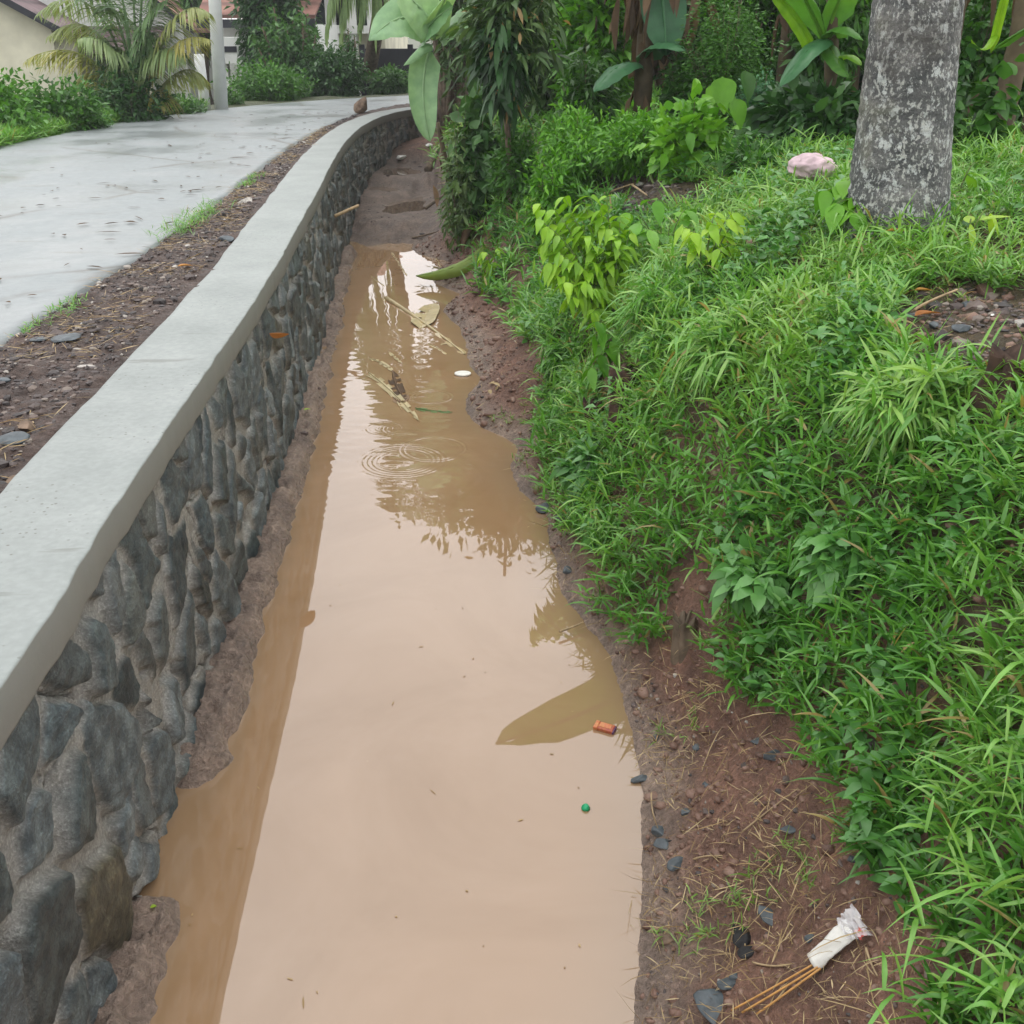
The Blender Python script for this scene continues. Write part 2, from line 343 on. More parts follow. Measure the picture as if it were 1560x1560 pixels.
c = np.broadcast_to(red, X.shape + (3,)).copy()
f = (np.maximum(sm(.16, .02, Z), sm(-.45, -.35, D_) * sm(.3, .15, Z)) * (D_ < 0.05))[..., None]; c = c * (1 - f) + wet * f
f = (sm(11.5, 13.5, Y) * sm(.75, .4, Z - 0 * X) * (D_ < .1) * (X < -.4))[..., None]; c = c * (1 - f) + grey * f
f = ((D_ > .05) * 1.)[..., None]; c = c * (1 - f) + verge * f
f = (sm(.7, 1.05, Z) * (D_ < 0))[..., None]; c = c * (1 - f) + np.array([.085, .065, .035]) * f
f = ((X < road_left_x(Y) - .02) * 1.)[..., None]; c = c * (1 - f) + np.array([.06, .075, .03]) * f
mb.add(np.stack([X, Y, Z], -1), grid(len(xs), len(ys)), rnd=.5, k=(sm(.16, .02, Z) * (D_ < .1)).ravel(), col=c.reshape(-1, 3))
m, nt_, bs, out = newmat('muddy_ground')
n1 = noise(nt_, 5, 6, .6); n2 = noise(nt_, 45, 5, .65); n3 = noise(nt_, 160, 3, .6)
g = attr(nt_, 'gcol')
c1 = mixc(nt_, .8, g.outputs['Color'], ramp(nt_, [(.3, (.55, .55, .58)), (.7, (1.45, 1.4, 1.35))], n1.outputs['Fac']).outputs[0], 'MULTIPLY')
c2 = mixc(nt_, .8, c1, ramp(nt_, [(.3, (.55, .55, .55)), (.55, (1, 1, 1)), (.75, (1.8, 1.8, 1.8))], n2.outputs['Fac']).outputs[0], 'MULTIPLY')
nt_.links.new(c2, bs.inputs['Base Color'])
rr_ = ramp(nt_, [(.0, (.62, .62, .62)), (1, (.25, .25, .25))], attr(nt_, 'kk').outputs['Fac']); nt_.links.new(rr_.outputs[0], bs.inputs['Roughness'])
bs.inputs['Specular IOR Level'].default_value = .4
ad = nt_.nodes.new('ShaderNodeMath'); ad.operation = 'MULTIPLY_ADD'; ad.inputs[1].default_value = .35
nt_.links.new(n3.outputs['Fac'], ad.inputs[0]); nt_.links.new(n2.outputs['Fac'], ad.inputs[2]); bump(nt_, bs, ad.outputs[0], 1.0, .03)
M['ground'] = m
tag(mb.build('ground', m, usecol=True), kind='structure')
# ------------------------------------------------------------------ WATER
RIPS = [(un(614, 702, 0), .25, .03), (un(614, 702, 0), .19, .028), (un(661, 684, 0), .20, .03), (un(661, 684, 0), .07, .022), (un(735, 681, 0), .105, .024), (un(735, 681, 0), .05, .02),
        (un(585, 653, 0), .12, .022), (un(585, 653, 0), .06, .02), (un(612, 653, 0), .11, .022), (un(612, 653, 0), .05, .018), (un(658, 605, 0), .15, .03)]
def wheight(x, y):
    z = np.zeros(x.shape)
    for p, r, wl in RIPS:
        q = np.hypot(x - p[0], y - p[1]); z += .0011 * (wl / .03)**1.3 * np.sin((q - r) / wl * 2 * np.pi) * np.exp(-((q - r) / (wl * 1.0))**2)
    amb = sm(4.6, 6.0, y) * sm(13, 8, y)
    z += amb * (fbm(x * 7, y * 16, 61, 2) * .0022) + fbm(x * 1.5, y * 3, 63, 2) * .0012 * sm(3.5, 5, y)
    return z
wx = axis([(-2.6, -1.6, .05), (-1.6, .45, .0085), (.45, 1.3, .05)]); wy = axis([(-3, 4.2, .2), (4.2, 5.2, .02), (5.2, 7.6, .0095), (7.6, 9, .03), (9, 13.6, .08)])
X, Y = np.meshgrid(wx, wy); gz = ground(X, Y, True)
mb = MB(); mb.add(np.stack([X, Y, wheight(X, Y)], -1), grid(len(wx), len(wy)), k=np.clip(-gz / .12, 0, 1).ravel())
m, nt_, bs, out = newmat('muddy_water')
n1 = noise(nt_, 1.1, 5, .6, dist=1.2); n2 = noise(nt_, 3.5, 3)
c0 = ramp(nt_, [(.25, (.27, .165, .085)), (.75, (.34, .22, .13))], n1.outputs['Fac'])
c1 = mixc(nt_, attr(nt_, 'kk').outputs['Fac'], (.27, .18, .105), c0.outputs[0])
nt_.links.new(c1, bs.inputs['Base Color']); bs.inputs['Roughness'].default_value = .015; bs.inputs['IOR'].default_value = 1.9
bs.inputs['Specular IOR Level'].default_value = .5
M['water'] = m
tag(mb.build('canal_water', m), kind='structure')
mw = m; m, nt_, bs, out = newmat('thin_puddle_water'); bs.inputs['Base Color'].default_value = (.13, .095, .07, 1); bs.inputs['Roughness'].default_value = .01; bs.inputs['IOR'].default_value = 1.7
for i, (p, rx, ry) in enumerate(PUDDLES):
    mb = MB(); a = np.linspace(0, 2 * np.pi, 25)[:-1]
    V = np.stack([p[0] + np.cos(a) * rx * 1.35, p[1] + np.sin(a) * ry * 1.35, np.full(24, p[2])], 1)
    V = V[wall_d(V[:, 0], V[:, 1]) < .1]; n = len(V); V = np.concatenate([V, [[p[0], p[1], p[2]]]])
    mb.add(V, None, [(j, (j + 1) % n, n) for j in range(n)], k=.8); tag(mb.build('puddle_water', m), kind='structure')
mb = MB(); n = 130; x = rng.uniform(-1.2, .45, n); y = rng.uniform(1.8, 11, n); k = (ground(x, y) < -.03); x, y = x[k], y[k]; N = len(x)
leaves(mb, np.stack([x, y, np.full(N, .0025)], 1), np.stack([np.cos(x * 90), np.sin(x * 90), 0 * x], 1), rng.gamma(1.4, .008, N) + .003, rng.uniform(.002, .007, N), 0, 0, 3, 'lance', .0, rng.random(N), .4, 2)
SPECKS = mb
# ------------------------------------------------------------------ RETAINING WALL
def offs(P, d):
    T = nrm(np.gradient(P, axis=0)); Nn = np.stack([-T[:, 1], T[:, 0]], 1); return P + Nn * (d[:, None] if hasattr(d, '__len__') else d)
wl = empty('retaining_wall', (-1.1, 2, 0), 'long curved grey stone masonry wall with smooth cement coping beside the ditch', 'wall')
# arc-length samples, dense near the camera
fine = interp_path(WALL, step=.01); al = np.concatenate([[0], np.cumsum(np.linalg.norm(np.diff(fine, axis=0), axis=1))])
ss = axis([(0, 4.2, .05), (4.2, 7, .0085), (7, 10, .014), (10, 15, .028), (15, al[-1], .07)])
PS = np.stack([np.interp(ss, al, fine[:, 0]), np.interp(ss, al, fine[:, 1])], 1)
ts = np.linspace(-.2, ZC - .07, 190)
S_, T_ = np.meshgrid(ss, ts, indexing='ij')
wS = S_ + fbm(S_ * 4, T_ * 4, 71) * .09 + fbm(S_ * 13, T_ * 13, 72, 2) * .035; wT = T_ + fbm(S_ * 4 + 9, T_ * 4, 73) * .09 + fbm(S_ * 13, T_ * 13, 74, 2) * .035
CS, CTT = .235, .265
gi = np.floor(wS / CS); f1 = np.full(S_.shape, 9.); f2 = np.full(S_.shape, 9.); cid = np.zeros(S_.shape); cx = np.zeros(S_.shape); cy = np.zeros(S_.shape)
for di in (-2, -1, 0, 1, 2):
    gI = gi + di; yo = np.where(gI % 2 == 0, 0, .5)
    gj = np.floor(wT / CTT - yo)
    for dj in (-2, -1, 0, 1, 2):
        gJ = gj + dj
        ox = (gI + .5 + (_h(gI, gJ, 81) - .5) * 1.05) * CS; oy = (gJ + yo + .5 + (_h(gI, gJ, 82) - .5) * 1.0) * CTT
        wgt = 1 + (_h(gI, gJ, 83) - .5) * .5; sk_ = (_h(gI, gJ, 89) - .5) * .7; asp_ = .9 + .4 * _h(gI, gJ, 90)
        dx_ = wS - ox; dy_ = wT - oy; q = np.hypot((dx_ + sk_ * dy_) * asp_ * 1.1, (dy_ - .3 * sk_ * dx_) / asp_) * wgt
        nw = q < f1
        f2 = np.where(nw, f1, np.minimum(f2, q)); f1 = np.where(nw, q, f1)
        cid = np.where(nw, _h(gI, gJ, 84), cid); cx = np.where(nw, ox, cx); cy = np.where(nw, oy, cy)
e = f2 - f1
thr = .026 + .032 * _h(np.floor(cid * 997), np.floor(cid * 313), 85)
en = e + fbm(S_ * 22, T_ * 22, 75, 3) * .018; st = sm(thr * .8, thr * 1.5 + .006, en)
tx = (_h(np.floor(cid * 911), np.floor(cid * 1), 86) - .5) * .45; ty = (_h(np.floor(cid * 701), np.floor(cid * 3), 87) - .5) * .3
hgt = (1 - st) * .006 + st * (.006 + .014 * cid + .75 * tx * (wS - cx) + .7 * ty * (wT - cy) + .020 * np.sqrt(sm(0, .12, e))) + fbm(S_ * 5, T_ * 5, 76, 3) * .02 + st * np.abs(fbm(S_ * 11 + T_ * 5, T_ * 7, 77, 3)) * .022 + fbm(S_ * 40, T_ * 40, 78, 3) * .009 + st * (_h(np.floor(wS * 9 + cid * 50), np.floor(wT * 6 + cid * 9), 95) - .5) * .004 - (1 - st) * (np.clip(fbm(S_ * 9, T_ * 9, 79, 2) - .12, 0, 1) * .16)
hole = sm(.72, .8, _h(np.floor(cid * 401), np.floor(cid * 5), 88)) * sm(.02, .005, e) * .05
hgt = hgt - hole * (1 - st)
hgt = np.minimum(hgt, .062 - .034 * sm(ZC - .3, ZC - .14, T_))
Tn = nrm(np.gradient(PS, axis=0)); Nn = np.stack([Tn[:, 1], -Tn[:, 0]], 1)   # towards the ditch
B = PS + Nn * (-.022)
V = np.stack([B[:, None, 0] + Nn[:, None, 0] * (hgt + .01 * (1 - T_)), B[:, None, 1] + Nn[:, None, 1] * (hgt + .01 * (1 - T_)), T_ + 0 * S_], -1)
mb = MB(); mb.add(V, grid(len(ts), len(ss)), rnd=cid.ravel(), k=st.ravel())
m, nt_, bs, out = newmat('masonry')
a = attr(nt_, 'rnd').outputs['Fac']; n1 = noise(nt_, 14, 6, .65); n2 = noise(nt_, 110, 5, .7); n3 = noise(nt_, 3, 4)
cs = ramp(nt_, [(0, (.035, .052, .058)), (.22, (.095, .128, .14)), (.42, (.17, .205, .22)), (.6, (.045, .065, .068)), (.78, (.11, .14, .145)), (.86, (.10, .088, .055)), (.88, (.15, .18, .19)), (1, (.035, .048, .048))], a)
cs2 = mixc(nt_, .9, cs.outputs[0], ramp(nt_, [(.34, (.38, .42, .44)), (.5, (.85, .87, .88)), (.64, (1.65, 1.62, 1.55))], n1.outputs['Fac']).outputs[0], 'MULTIPLY')
cm = ramp(nt_, [(.3, (.27, .262, .235)), (.7, (.46, .45, .42))], n1.outputs['Fac'])
cc = mixc(nt_, attr(nt_, 'kk').outputs['Fac'], cm.outputs[0], cs2)
cc = mixc(nt_, ramp(nt_, [(.5, (0, 0, 0)), (.75, (.35, .35, .35))], n3.outputs['Fac']).outputs[0], cc, (.24, .235, .215))
cc = mixc(nt_, .9, cc, ramp(nt_, [(.35, (.62, .62, .62)), (.55, (1, 1, 1)), (.68, (1.7, 1.7, 1.7))], n2.outputs['Fac']).outputs[0], 'MULTIPLY')
nt_.links.new(cc, bs.inputs['Base Color']); bs.inputs['Roughness'].default_value = .48; bs.inputs['Specular IOR Level'].default_value = .5
bump(nt_, bs, n2.outputs['Fac'], 1.0, .012)
mb.build('stone_face', m, wl)
# coping: cross-section swept along the path
sc = axis([(0, 4.2, .1), (4.2, 9, .025), (9, 16, .06), (16, al[-1], .12)])
PC = np.stack([np.interp(sc, al, fine[:, 0]), np.interp(sc, al, fine[:, 1])], 1); Tn = nrm(np.gradient(PC, axis=0)); Nl = np.stack([-Tn[:, 1], Tn[:, 0]], 1)
prof = [(-.004, ZC - .12), (-.013, ZC - .118), (-.015, ZC - .112), (-.015, ZC - .06), (-.015, ZC - .006), (-.0135, ZC - .0015), (-.008, ZC), (.01, ZC)] + [(.02 + i * .044, ZC) for i in range(1, 8)] + [(.355, ZC - .004), (.362, ZC - .015), (.362, ZC - .115)]
prof += [(.3, ZC - .118), (.15, ZC - .118)]
prof = np.array(prof); nP = len(prof)
SS = sc[:, None] + 0 * prof[None, :, 0]
wob = (fbm(sc * 1.6, sc * 0, 91, 2) * .012 + fbm(sc * 9, sc * 0, 94, 3) * .010)[:, None]; wobo = fbm(sc * 2.5, sc * 0 + 5, 92, 5)[:, None] * .03
u = prof[None, :, 0]; uu = u + wob * sm(.15, 0, u) + wobo * sm(.2, .39, u)
uu = uu + .02 * sm(8, 14, SS) * sm(.2, .39, u) - .03 * sm(12, 20, SS) * sm(.2, .39, u)
zz = prof[None, :, 1] + fbm(SS * 3, u * 6, 93, 3) * .006 + wob * .8 * (prof[None, :, 1] < ZC - .1)
V = np.stack([PC[:, None, 0] + Nl[:, None, 0] * uu, PC[:, None, 1] + Nl[:, None, 1] * uu, zz], -1)
j = np.arange(len(sc) - 1)[:, None] * nP; i = np.arange(nP)[None, :]; i2 = (i + 1) % nP
mb = MB(); mb.add(V, np.stack([(j + i).ravel(), (j + nP + i).ravel(), (j + nP + i2).ravel(), (j + i2).ravel()], 1))
m, nt_, bs, out = newmat('coping_cement')
n1 = noise(nt_, 2.5, 6, .6); n2 = noise(nt_, 40, 5, .6); n3 = noise(nt_, 90, 2, .5); n4 = noise(nt_, 1.7, 2)
cc = ramp(nt_, [(.3, (.215, .24, .232)), (.7, (.28, .305, .296))], n1.outputs['Fac'])
cc2 = mixc(nt_, .5, cc.outputs[0], ramp(nt_, [(.35, (.85, .85, .85)), (.65, (1.1, 1.1, 1.1))], n2.outputs['Fac']).outputs[0], 'MULTIPLY')
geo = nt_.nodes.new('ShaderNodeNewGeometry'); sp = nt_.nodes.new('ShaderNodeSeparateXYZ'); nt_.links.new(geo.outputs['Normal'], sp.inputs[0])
# specks of splashed mud, clustered
v = nt_.nodes.new('ShaderNodeTexVoronoi'); v.inputs['Scale'].default_value = 42; tcc = nt_.nodes.new('ShaderNodeTexCoord'); nt_.links.new(tcc.outputs['Object'], v.inputs['Vector'])
lt = ramp(nt_, [(.14, (1, 1, 1)), (.22, (0, 0, 0))], v.outputs['Distance']); cl = ramp(nt_, [(.46, (0, 0, 0)), (.58, (.85, .85, .85))], n4.outputs['Fac'])
fm = mixc(nt_, 1.0, lt.outputs[0], cl.outputs[0], 'MULTIPLY'); fm2 = mixc(nt_, 1.0, fm, ramp(nt_, [(.5, (0, 0, 0)), (.6, (1, 1, 1))], v.outputs['Color']).outputs[0], 'MULTIPLY')
wj = noise(nt_, 1.0, 4, .7); mj = nt_.nodes.new('ShaderNodeMapping'); mj.inputs['Scale'].default_value = (1.2, 9, 1); nt_.links.new(tcc.outputs['Object'], mj.inputs[0]); nt_.links.new(mj.outputs[0], wj.inputs['Vector'])
cc2 = mixc(nt_, ramp(nt_, [(.64, (0, 0, 0)), (.70, (.55, .55, .55))], wj.outputs['Fac']).outputs[0], cc2, (.12, .125, .11))
cc3 = mixc(nt_, fm2, cc2, (.12, .12, .11))
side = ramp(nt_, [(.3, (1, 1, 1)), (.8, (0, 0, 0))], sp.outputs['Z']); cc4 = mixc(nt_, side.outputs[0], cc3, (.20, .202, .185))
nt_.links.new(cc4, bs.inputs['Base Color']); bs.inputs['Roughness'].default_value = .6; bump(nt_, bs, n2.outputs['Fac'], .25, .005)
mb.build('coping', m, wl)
# ------------------------------------------------------------------ ROAD
n = 260; ti = np.linspace(0, 1, n); dL = np.linspace(0, 159, n)
l = np.stack([np.interp(dL, np.arange(160), RL[:, 0]), np.interp(dL, np.arange(160), RL[:, 1])], 1); r = np.stack([np.interp(dL, np.arange(160), RR[:, 0]), np.interp(dL, np.arange(160), RR[:, 1])], 1)
m_ = 30; q = np.linspace(0, 1, m_)[None, :, None]
V = l[:, None] * (1 - q) + r[:, None] * q
V[:, -1, 0] += fbm(r[:, 1] * 3, r[:, 1] * 0, 95, 4) * .14; V[:, 0, 0] += fbm(r[:, 1] * 2, r[:, 1] * 0, 96, 4) * .25
Zt = np.full(V.shape[:2] + (1,), 1.125); V = np.concatenate([V, Zt + fbm(V[..., :1] * .8, V[..., 1:2] * .8, 97, 3) * .012], -1)
b = V[:, [0, -1]].copy(); b[..., 2] -= .12
V = np.concatenate([b[:, :1], V, b[:, 1:]], 1)
mb = MB(); mb.add(V, grid(m_ + 2, n))
m, nt_, bs, out = newmat('road_concrete')
n1 = noise(nt_, .9, 6, .6); n2 = noise(nt_, 14, 6, .7); n5 = noise(nt_, .35, 3, .5, dist=1.5)
cc = ramp(nt_, [(.3, (.18, .20, .205)), (.55, (.22, .248, .255)), (.75, (.265, .285, .29))], n1.outputs['Fac'])
cc = mixc(nt_, .6, cc.outputs[0], ramp(nt_, [(.3, (.8, .8, .8)), (.7, (1.15, 1.15, 1.15))], n2.outputs['Fac']).outputs[0], 'MULTIPLY')
vv = nt_.nodes.new('ShaderNodeTexVoronoi'); vv.feature = 'DISTANCE_TO_EDGE'; vv.inputs['Scale'].default_value = .38
tcc = nt_.nodes.new('ShaderNodeTexCoord'); va = nt_.nodes.new('ShaderNodeVectorMath'); va.operation = 'MULTIPLY_ADD'; va.inputs[1].default_value = (.5, .5, .5)
nn = noise(nt_, .9, 2); nt_.links.new(nn.outputs['Color'], va.inputs[0]); nt_.links.new(tcc.outputs['Object'], va.inputs[2]); nt_.links.new(va.outputs[0], vv.inputs['Vector'])
ck = ramp(nt_, [(.0, (.95, .95, .95)), (.02, (0, 0, 0))], vv.outputs['Distance']); msk = ramp(nt_, [(.42, (0, 0, 0)), (.5, (1, 1, 1))], noise(nt_, .8, 3).outputs['Fac'])
cc = mixc(nt_, mixc(nt_, 1., ck.outputs[0], msk.outputs[0], 'MULTIPLY'), cc, (.13, .13, .12))
wv = noise(nt_, 1.0, 5, .7); mp_ = nt_.nodes.new('ShaderNodeMapping'); mp_.inputs['Scale'].default_value = (1.0, 7, 1); nt_.links.new(tcc.outputs['Object'], mp_.inputs[0]); nt_.links.new(mp_.outputs[0], wv.inputs['Vector'])
cc = mixc(nt_, ramp(nt_, [(.62, (0, 0, 0)), (.68, (.7, .7, .7))], wv.outputs['Fac']).outputs[0], cc, (.14, .14, .12))
nt_.links.new(cc, bs.inputs['Base Color'])
rz = ramp(nt_, [(.4, (.28, .28, .28)), (.6, (.6, .6, .6))], n1.outputs['Fac']); nt_.links.new(rz.outputs[0], bs.inputs['Roughness']); bump(nt_, bs, n2.outputs['Fac'], .25, .01)
tag(mb.build('road', m), kind='structure')
# ------------------------------------------------------------------ VEGETATION GENERATORS
def dirs(az, el): return np.stack([np.cos(az) * np.cos(el), np.sin(az) * np.cos(el), np.sin(el)], -1)
def grass_shoots(mb, P, K, Ls, Ll, Lw, lean, rnd, kk=0, nseg=3, cols=2, droop=.55):
    N = len(P); az = rng.uniform(0, 2 * np.pi, N); ll = np.broadcast_to(Ls, (N,)) * rng.uniform(.6, 1.3, N)
    sd = nrm(np.stack([np.cos(az) * .5, np.sin(az) * .5, np.ones(N)], 1) + np.asarray(lean))
    t = (np.arange(K) + .6) / K
    B = P[:, None] + sd[:, None] * (ll[:, None] * t)[..., None]; B[..., 2] -= (ll[:, None] * t**2 * .25)
    la = rng.uniform(0, 2 * np.pi, (N, 1)) + np.arange(K)[None] * 2.6 + rng.normal(0, .5, (N, K))
    el = rng.uniform(-.1, .9, (N, K)) + .25 * t[None]
    A = dirs(la, el) + sd[:, None] * .35
    L = (np.broadcast_to(Ll, (N,))[:, None] * rng.uniform(.55, 1.3, (N, K))); W = np.broadcast_to(Lw, (N,))[:, None] * rng.uniform(.7, 1.25, (N, K))
    r = np.clip(np.broadcast_to(rnd, (N,))[:, None] + rng.normal(0, .13, (N, K)), 0, 1); k = np.where(rng.random((N, K)) < .035, .8, 0) + kk
    leaves(mb, B.reshape(-1, 3), A.reshape(-1, 3), L.ravel(), W.ravel(), rng.uniform(.1, droop, N * K), rng.normal(0, .5, N * K), nseg, 'grass', .3, r.ravel(), np.clip(k, 0, 1).ravel(), cols)
def weed_stems(mb, P, K, Ls, Ll, Lw, rnd, prof='ovate', nseg=3):
    N = len(P); ll = Ls * rng.uniform(.5, 1.3, N); sd = nrm(np.stack([rng.normal(0, .35, N) - .15, rng.normal(0, .35, N), np.ones(N)], 1))
    t = (np.arange(K) + .7) / K; B = (P[:, None] + sd[:, None] * (ll[:, None] * t)[..., None])
    a0 = rng.uniform(0, 2 * np.pi, (N, 1)) + np.arange(K)[None] * 1.57
    B2 = np.concatenate([B, B], 1); la = np.concatenate([a0, a0 + np.pi], 1) + rng.normal(0, .25, (N, 2 * K)); el = rng.uniform(-.1, .55, (N, 2 * K))
    s = rng.uniform(.5, 1.25, (N, 2 * K)); r = np.clip(np.broadcast_to(rnd, (N,))[:, None] + rng.normal(0, .15, (N, 2 * K)), 0, 1)
    leaves(mb, B2.reshape(-1, 3), dirs(la, el).reshape(-1, 3), (Ll * s).ravel(), (Lw * s).ravel(), rng.uniform(.1, .6, N * 2 * K), rng.normal(0, .3, N * 2 * K), nseg, prof, .22, r.ravel(), 0, 3)
def foliage(mbL, mbS, base, C, rad, ntw, nl, Ll, Lw, prof='ovate', droop=.4, nseg=2, rnd=.5, dry=.0, shell=.5, stemr=.006, down=0., spread=.25, cols=3, flat=0.):
    """twigs from the base into an uneven crown, leaves along each twig"""
    base = np.asarray(base, float); C = np.asarray(C, float); rad = np.asarray(rad, float)
    u = nrm(rng.normal(size=(ntw, 3))); q = rng.random(ntw)**(1 / 3 * (1 + shell)); lump = 1 + .55 * (vn(u[:, 0] * 2.2 + C[0] * 3, u[:, 1] * 2.2 + u[:, 2] * 2 + C[1], 7) - .5)
    E = C + u * rad * (q * lump)[:, None]
    g = np.maximum(E[:, 2], base[2] + .02); E[:, 2] = g
    S = base + (E - base) * rng.uniform(.35, .6, ntw)[:, None] + rng.normal(0, .08, (ntw, 3)) * rad
    tt = rng.uniform(.15, 1.05, (ntw, nl)); P = S[:, None] + (E - S)[:, None] * tt[..., None]; P = P + rng.normal(0, spread, (ntw, nl, 3)) * rad * .35
    P[..., 2] -= down * tt**2 * rad[2]
    P[..., 2] = np.maximum(P[..., 2], base[2] + .01)
    out = nrm((P - C) / rad + rng.normal(0, .8, P.shape)); out[..., 2] = out[..., 2] * (1 - flat) + .1 - down * .6
    cl = np.clip(rnd + (rng.random(ntw)[:, None] - .5) * .5 + rng.normal(0, .15, (ntw, nl)) + .25 * np.clip((P[..., 2] - C[2]) / rad[2], -1, 1) * 0, 0, 1)
    s = rng.uniform(.6, 1.25, ntw * nl); N = ntw * nl
    leaves(mbL, P.reshape(-1, 3), out.reshape(-1, 3), Ll * s, Lw * s, rng.uniform(.1, 1, N) * droop, rng.normal(0, .6, N), nseg, prof, .22, cl.ravel(), np.where(rng.random(N) < dry, .85, 0.), cols)
    if mbS is not None:
        for i in range(0, min(ntw, 40)):
            mid = (base + S[i]) / 2 + rng.normal(0, .03, 3) * rad; tube(mbS, bez(base + rng.normal(0, .12, 3) * rad * [1, 1, 0], mid, E[i], 6), np.linspace(stemr, stemr * .3, 6), 5)
def plant(name, label, cat, px0, px1, top, Y, leaf, mat='mid', n=(120, 14), prof='ovate', group=None, zb=None, depth=None, stem='stem', bot=None, **kw):
    pxc = (px0 + px1) / 2
    p = pt(pxc, 200, Y); gz = float(ground(np.array([p[0]]), np.array([Y]), False)[0]) if zb is None else zb
    zt = pt(pxc, top, Y)[2]; x0, x1 = pt(px0, 150, Y)[0], pt(px1, 150, Y)[0]; rx = (x1 - x0) / 2; ry = depth or rx
    zb_ = gz if bot is None else pt(pxc, bot, Y)[2]
    root = empty(name, (p[0], Y, gz), label, cat, group)
    mL, mS = MB(), MB()
    foliage(mL, mS, (p[0], Y, gz), (p[0], Y, (zb_ + zt) / 2), (rx, ry, max((zt - zb_) / 2, .05)), n[0], n[1], leaf[0], leaf[1], prof, **kw)
    mL.build('foliage', M[mat], root); mS.build(stem, M['bark'], root); return root
def banana_leaf(mb, P0, Pc, P1, W, side=None, sag=.5, torn=0, rnd=.5, n=18, kk=0.):
    C = bez(P0, Pc, P1, n); T = nrm(np.gradient(C, axis=0)); S = np.cross(T, [0, 0, 1.]) if side is None else np.broadcast_to(np.asarray(side, float), T.shape); S = nrm(S - T * (S * T).sum(1, keepdims=True)); Nn = np.cross(S, T)
    Nn *= np.where(Nn[:, 2:] < 0, -1, 1) if side is None else 1
    t = np.linspace(0, 1, n); w_ = W / 2 * np.clip(np.minimum(1, .15 + t * 5) * np.clip(1 - t**5, 0, 1)**.7, .02, 1)
    for sgn in (-1, 1):
        m = 5; v = np.linspace(0, 1, m); rip = rng.random(n) < torn
        sg_ = sag * (1 + .4 * fbm(t * 6, t * 0 + sgn, int(rng.integers(99)), 2)) + .7 * torn * rng.random(n)
        V = C[:, None] + sgn * S[:, None] * (w_[:, None] * v * np.cos(sg_[:, None] * v))[..., None] - Nn[:, None] * (w_[:, None] * v * (np.sin(sg_[:, None] * v * 1.2) - .25))[..., None]
        V += (fbm(np.arange(n)[:, None] * 1.9 + 0 * v, v[None] * 2 + sgn * 9 + 0 * t[:, None], 5, 2) * W * .08)[..., None] * Nn[:, None]
        g = grid(m, n)
        if torn: g = g[~(rip[g[:, 0] // m] & (g[:, 0] % m >= 1))]
        mb.add(V, g, rnd=np.clip(rnd + np.repeat(rng.normal(0, .06, n), m), 0, 1), k=kk)
    tube(mb, C - Nn * .004, np.linspace(W * .05, W * .012, n), 6, rnd=min(1, rnd + .45), k=kk)
def frond(mb, P0, Pc, P1, Ll, n=60, rnd=.5, kk=0., hang=.9, w=.03):
    C = bez(P0, Pc, P1, n); T = nrm(np.gradient(C, axis=0)); S = nrm(np.cross(T, [0, 0, 1.])); t = np.linspace(0, 1, n)
    tube(mb, C, np.linspace(.028, .006, n), 5, rnd=.8, k=kk * .7)
    m = t > .12; ln = Ll * np.clip(np.sin(np.pi * (t * .85 + .12)), .2, 1)
    for sg in (-1, 1):
        A = S * sg + T * .65 + rng.normal(0, .1, (n, 3)); A[:, 2] -= .1
        leaves(mb, C[m], A[m], ln[m] * rng.uniform(.85, 1.1, m.sum()), w, hang, rng.normal(0, .3, m.sum()), 5, 'lance', .4, np.clip(rnd + rng.normal(0, .12, m.sum()), 0, 1), kk * rng.uniform(.6, 1, m.sum()), 2)
def rock(name, px, py, size, label, group, mat='slate', flat=.5, cat='stone', P=None, sink=.25, asp=1.3):
    P = hit(px, py) if P is None else np.asarray(P, float)
    D = P[1] * CT + (H - P[2]) * ST; r = size / F * D / 2
    bm = bmesh.new(); bmesh.ops.create_icosphere(bm, subdivisions=4, radius=1)
    cuts = nrm(rng.normal(size=(9, 3))); dd = rng.uniform(.42, .85, 9)
    V = np.array([v.co[:] for v in bm.verts]); 
    for c, d in zip(cuts, dd):
        q = V @ c; V = V if mat == 'pink' else np.where((q > d)[:, None], V - c * ((q - d) * .92)[:, None], V)
    V *= (1 + (.14 * fbm(V[:, 0] * 3 + px, V[:, 1] * 3 + V[:, 2] * 2, 5, 4) if mat != 'pink' else .1 - 1.5 * np.abs(fbm(V[:, 0] * 1.8 + 3, V[:, 1] * 1.8 + V[:, 2] * 2.6, 5, 4))))[:, None]
    V = V * [r * asp, r / asp * 1.15, r * flat]; a = rng.uniform(0, 3.14); V = V @ np.array([[math.cos(a), math.sin(a), 0], [-math.sin(a), math.cos(a), 0], [0, 0, 1]])
    T = np.array([[v.index for v in f.verts] for f in bm.faces]); bm.free()
    zg = max(float(ground(P[0:1], P[1:2])[0]), 0 if P[0] > -1 and P[1] < 12 else -9)
    loc = np.array([P[0], P[1], zg + r * flat * (1 - 2 * sink) * .9])
    mb = MB(); mb.add(V + loc, None, T); o = mb.build(name, M[mat], org=loc); return tag(o, label, cat, group)
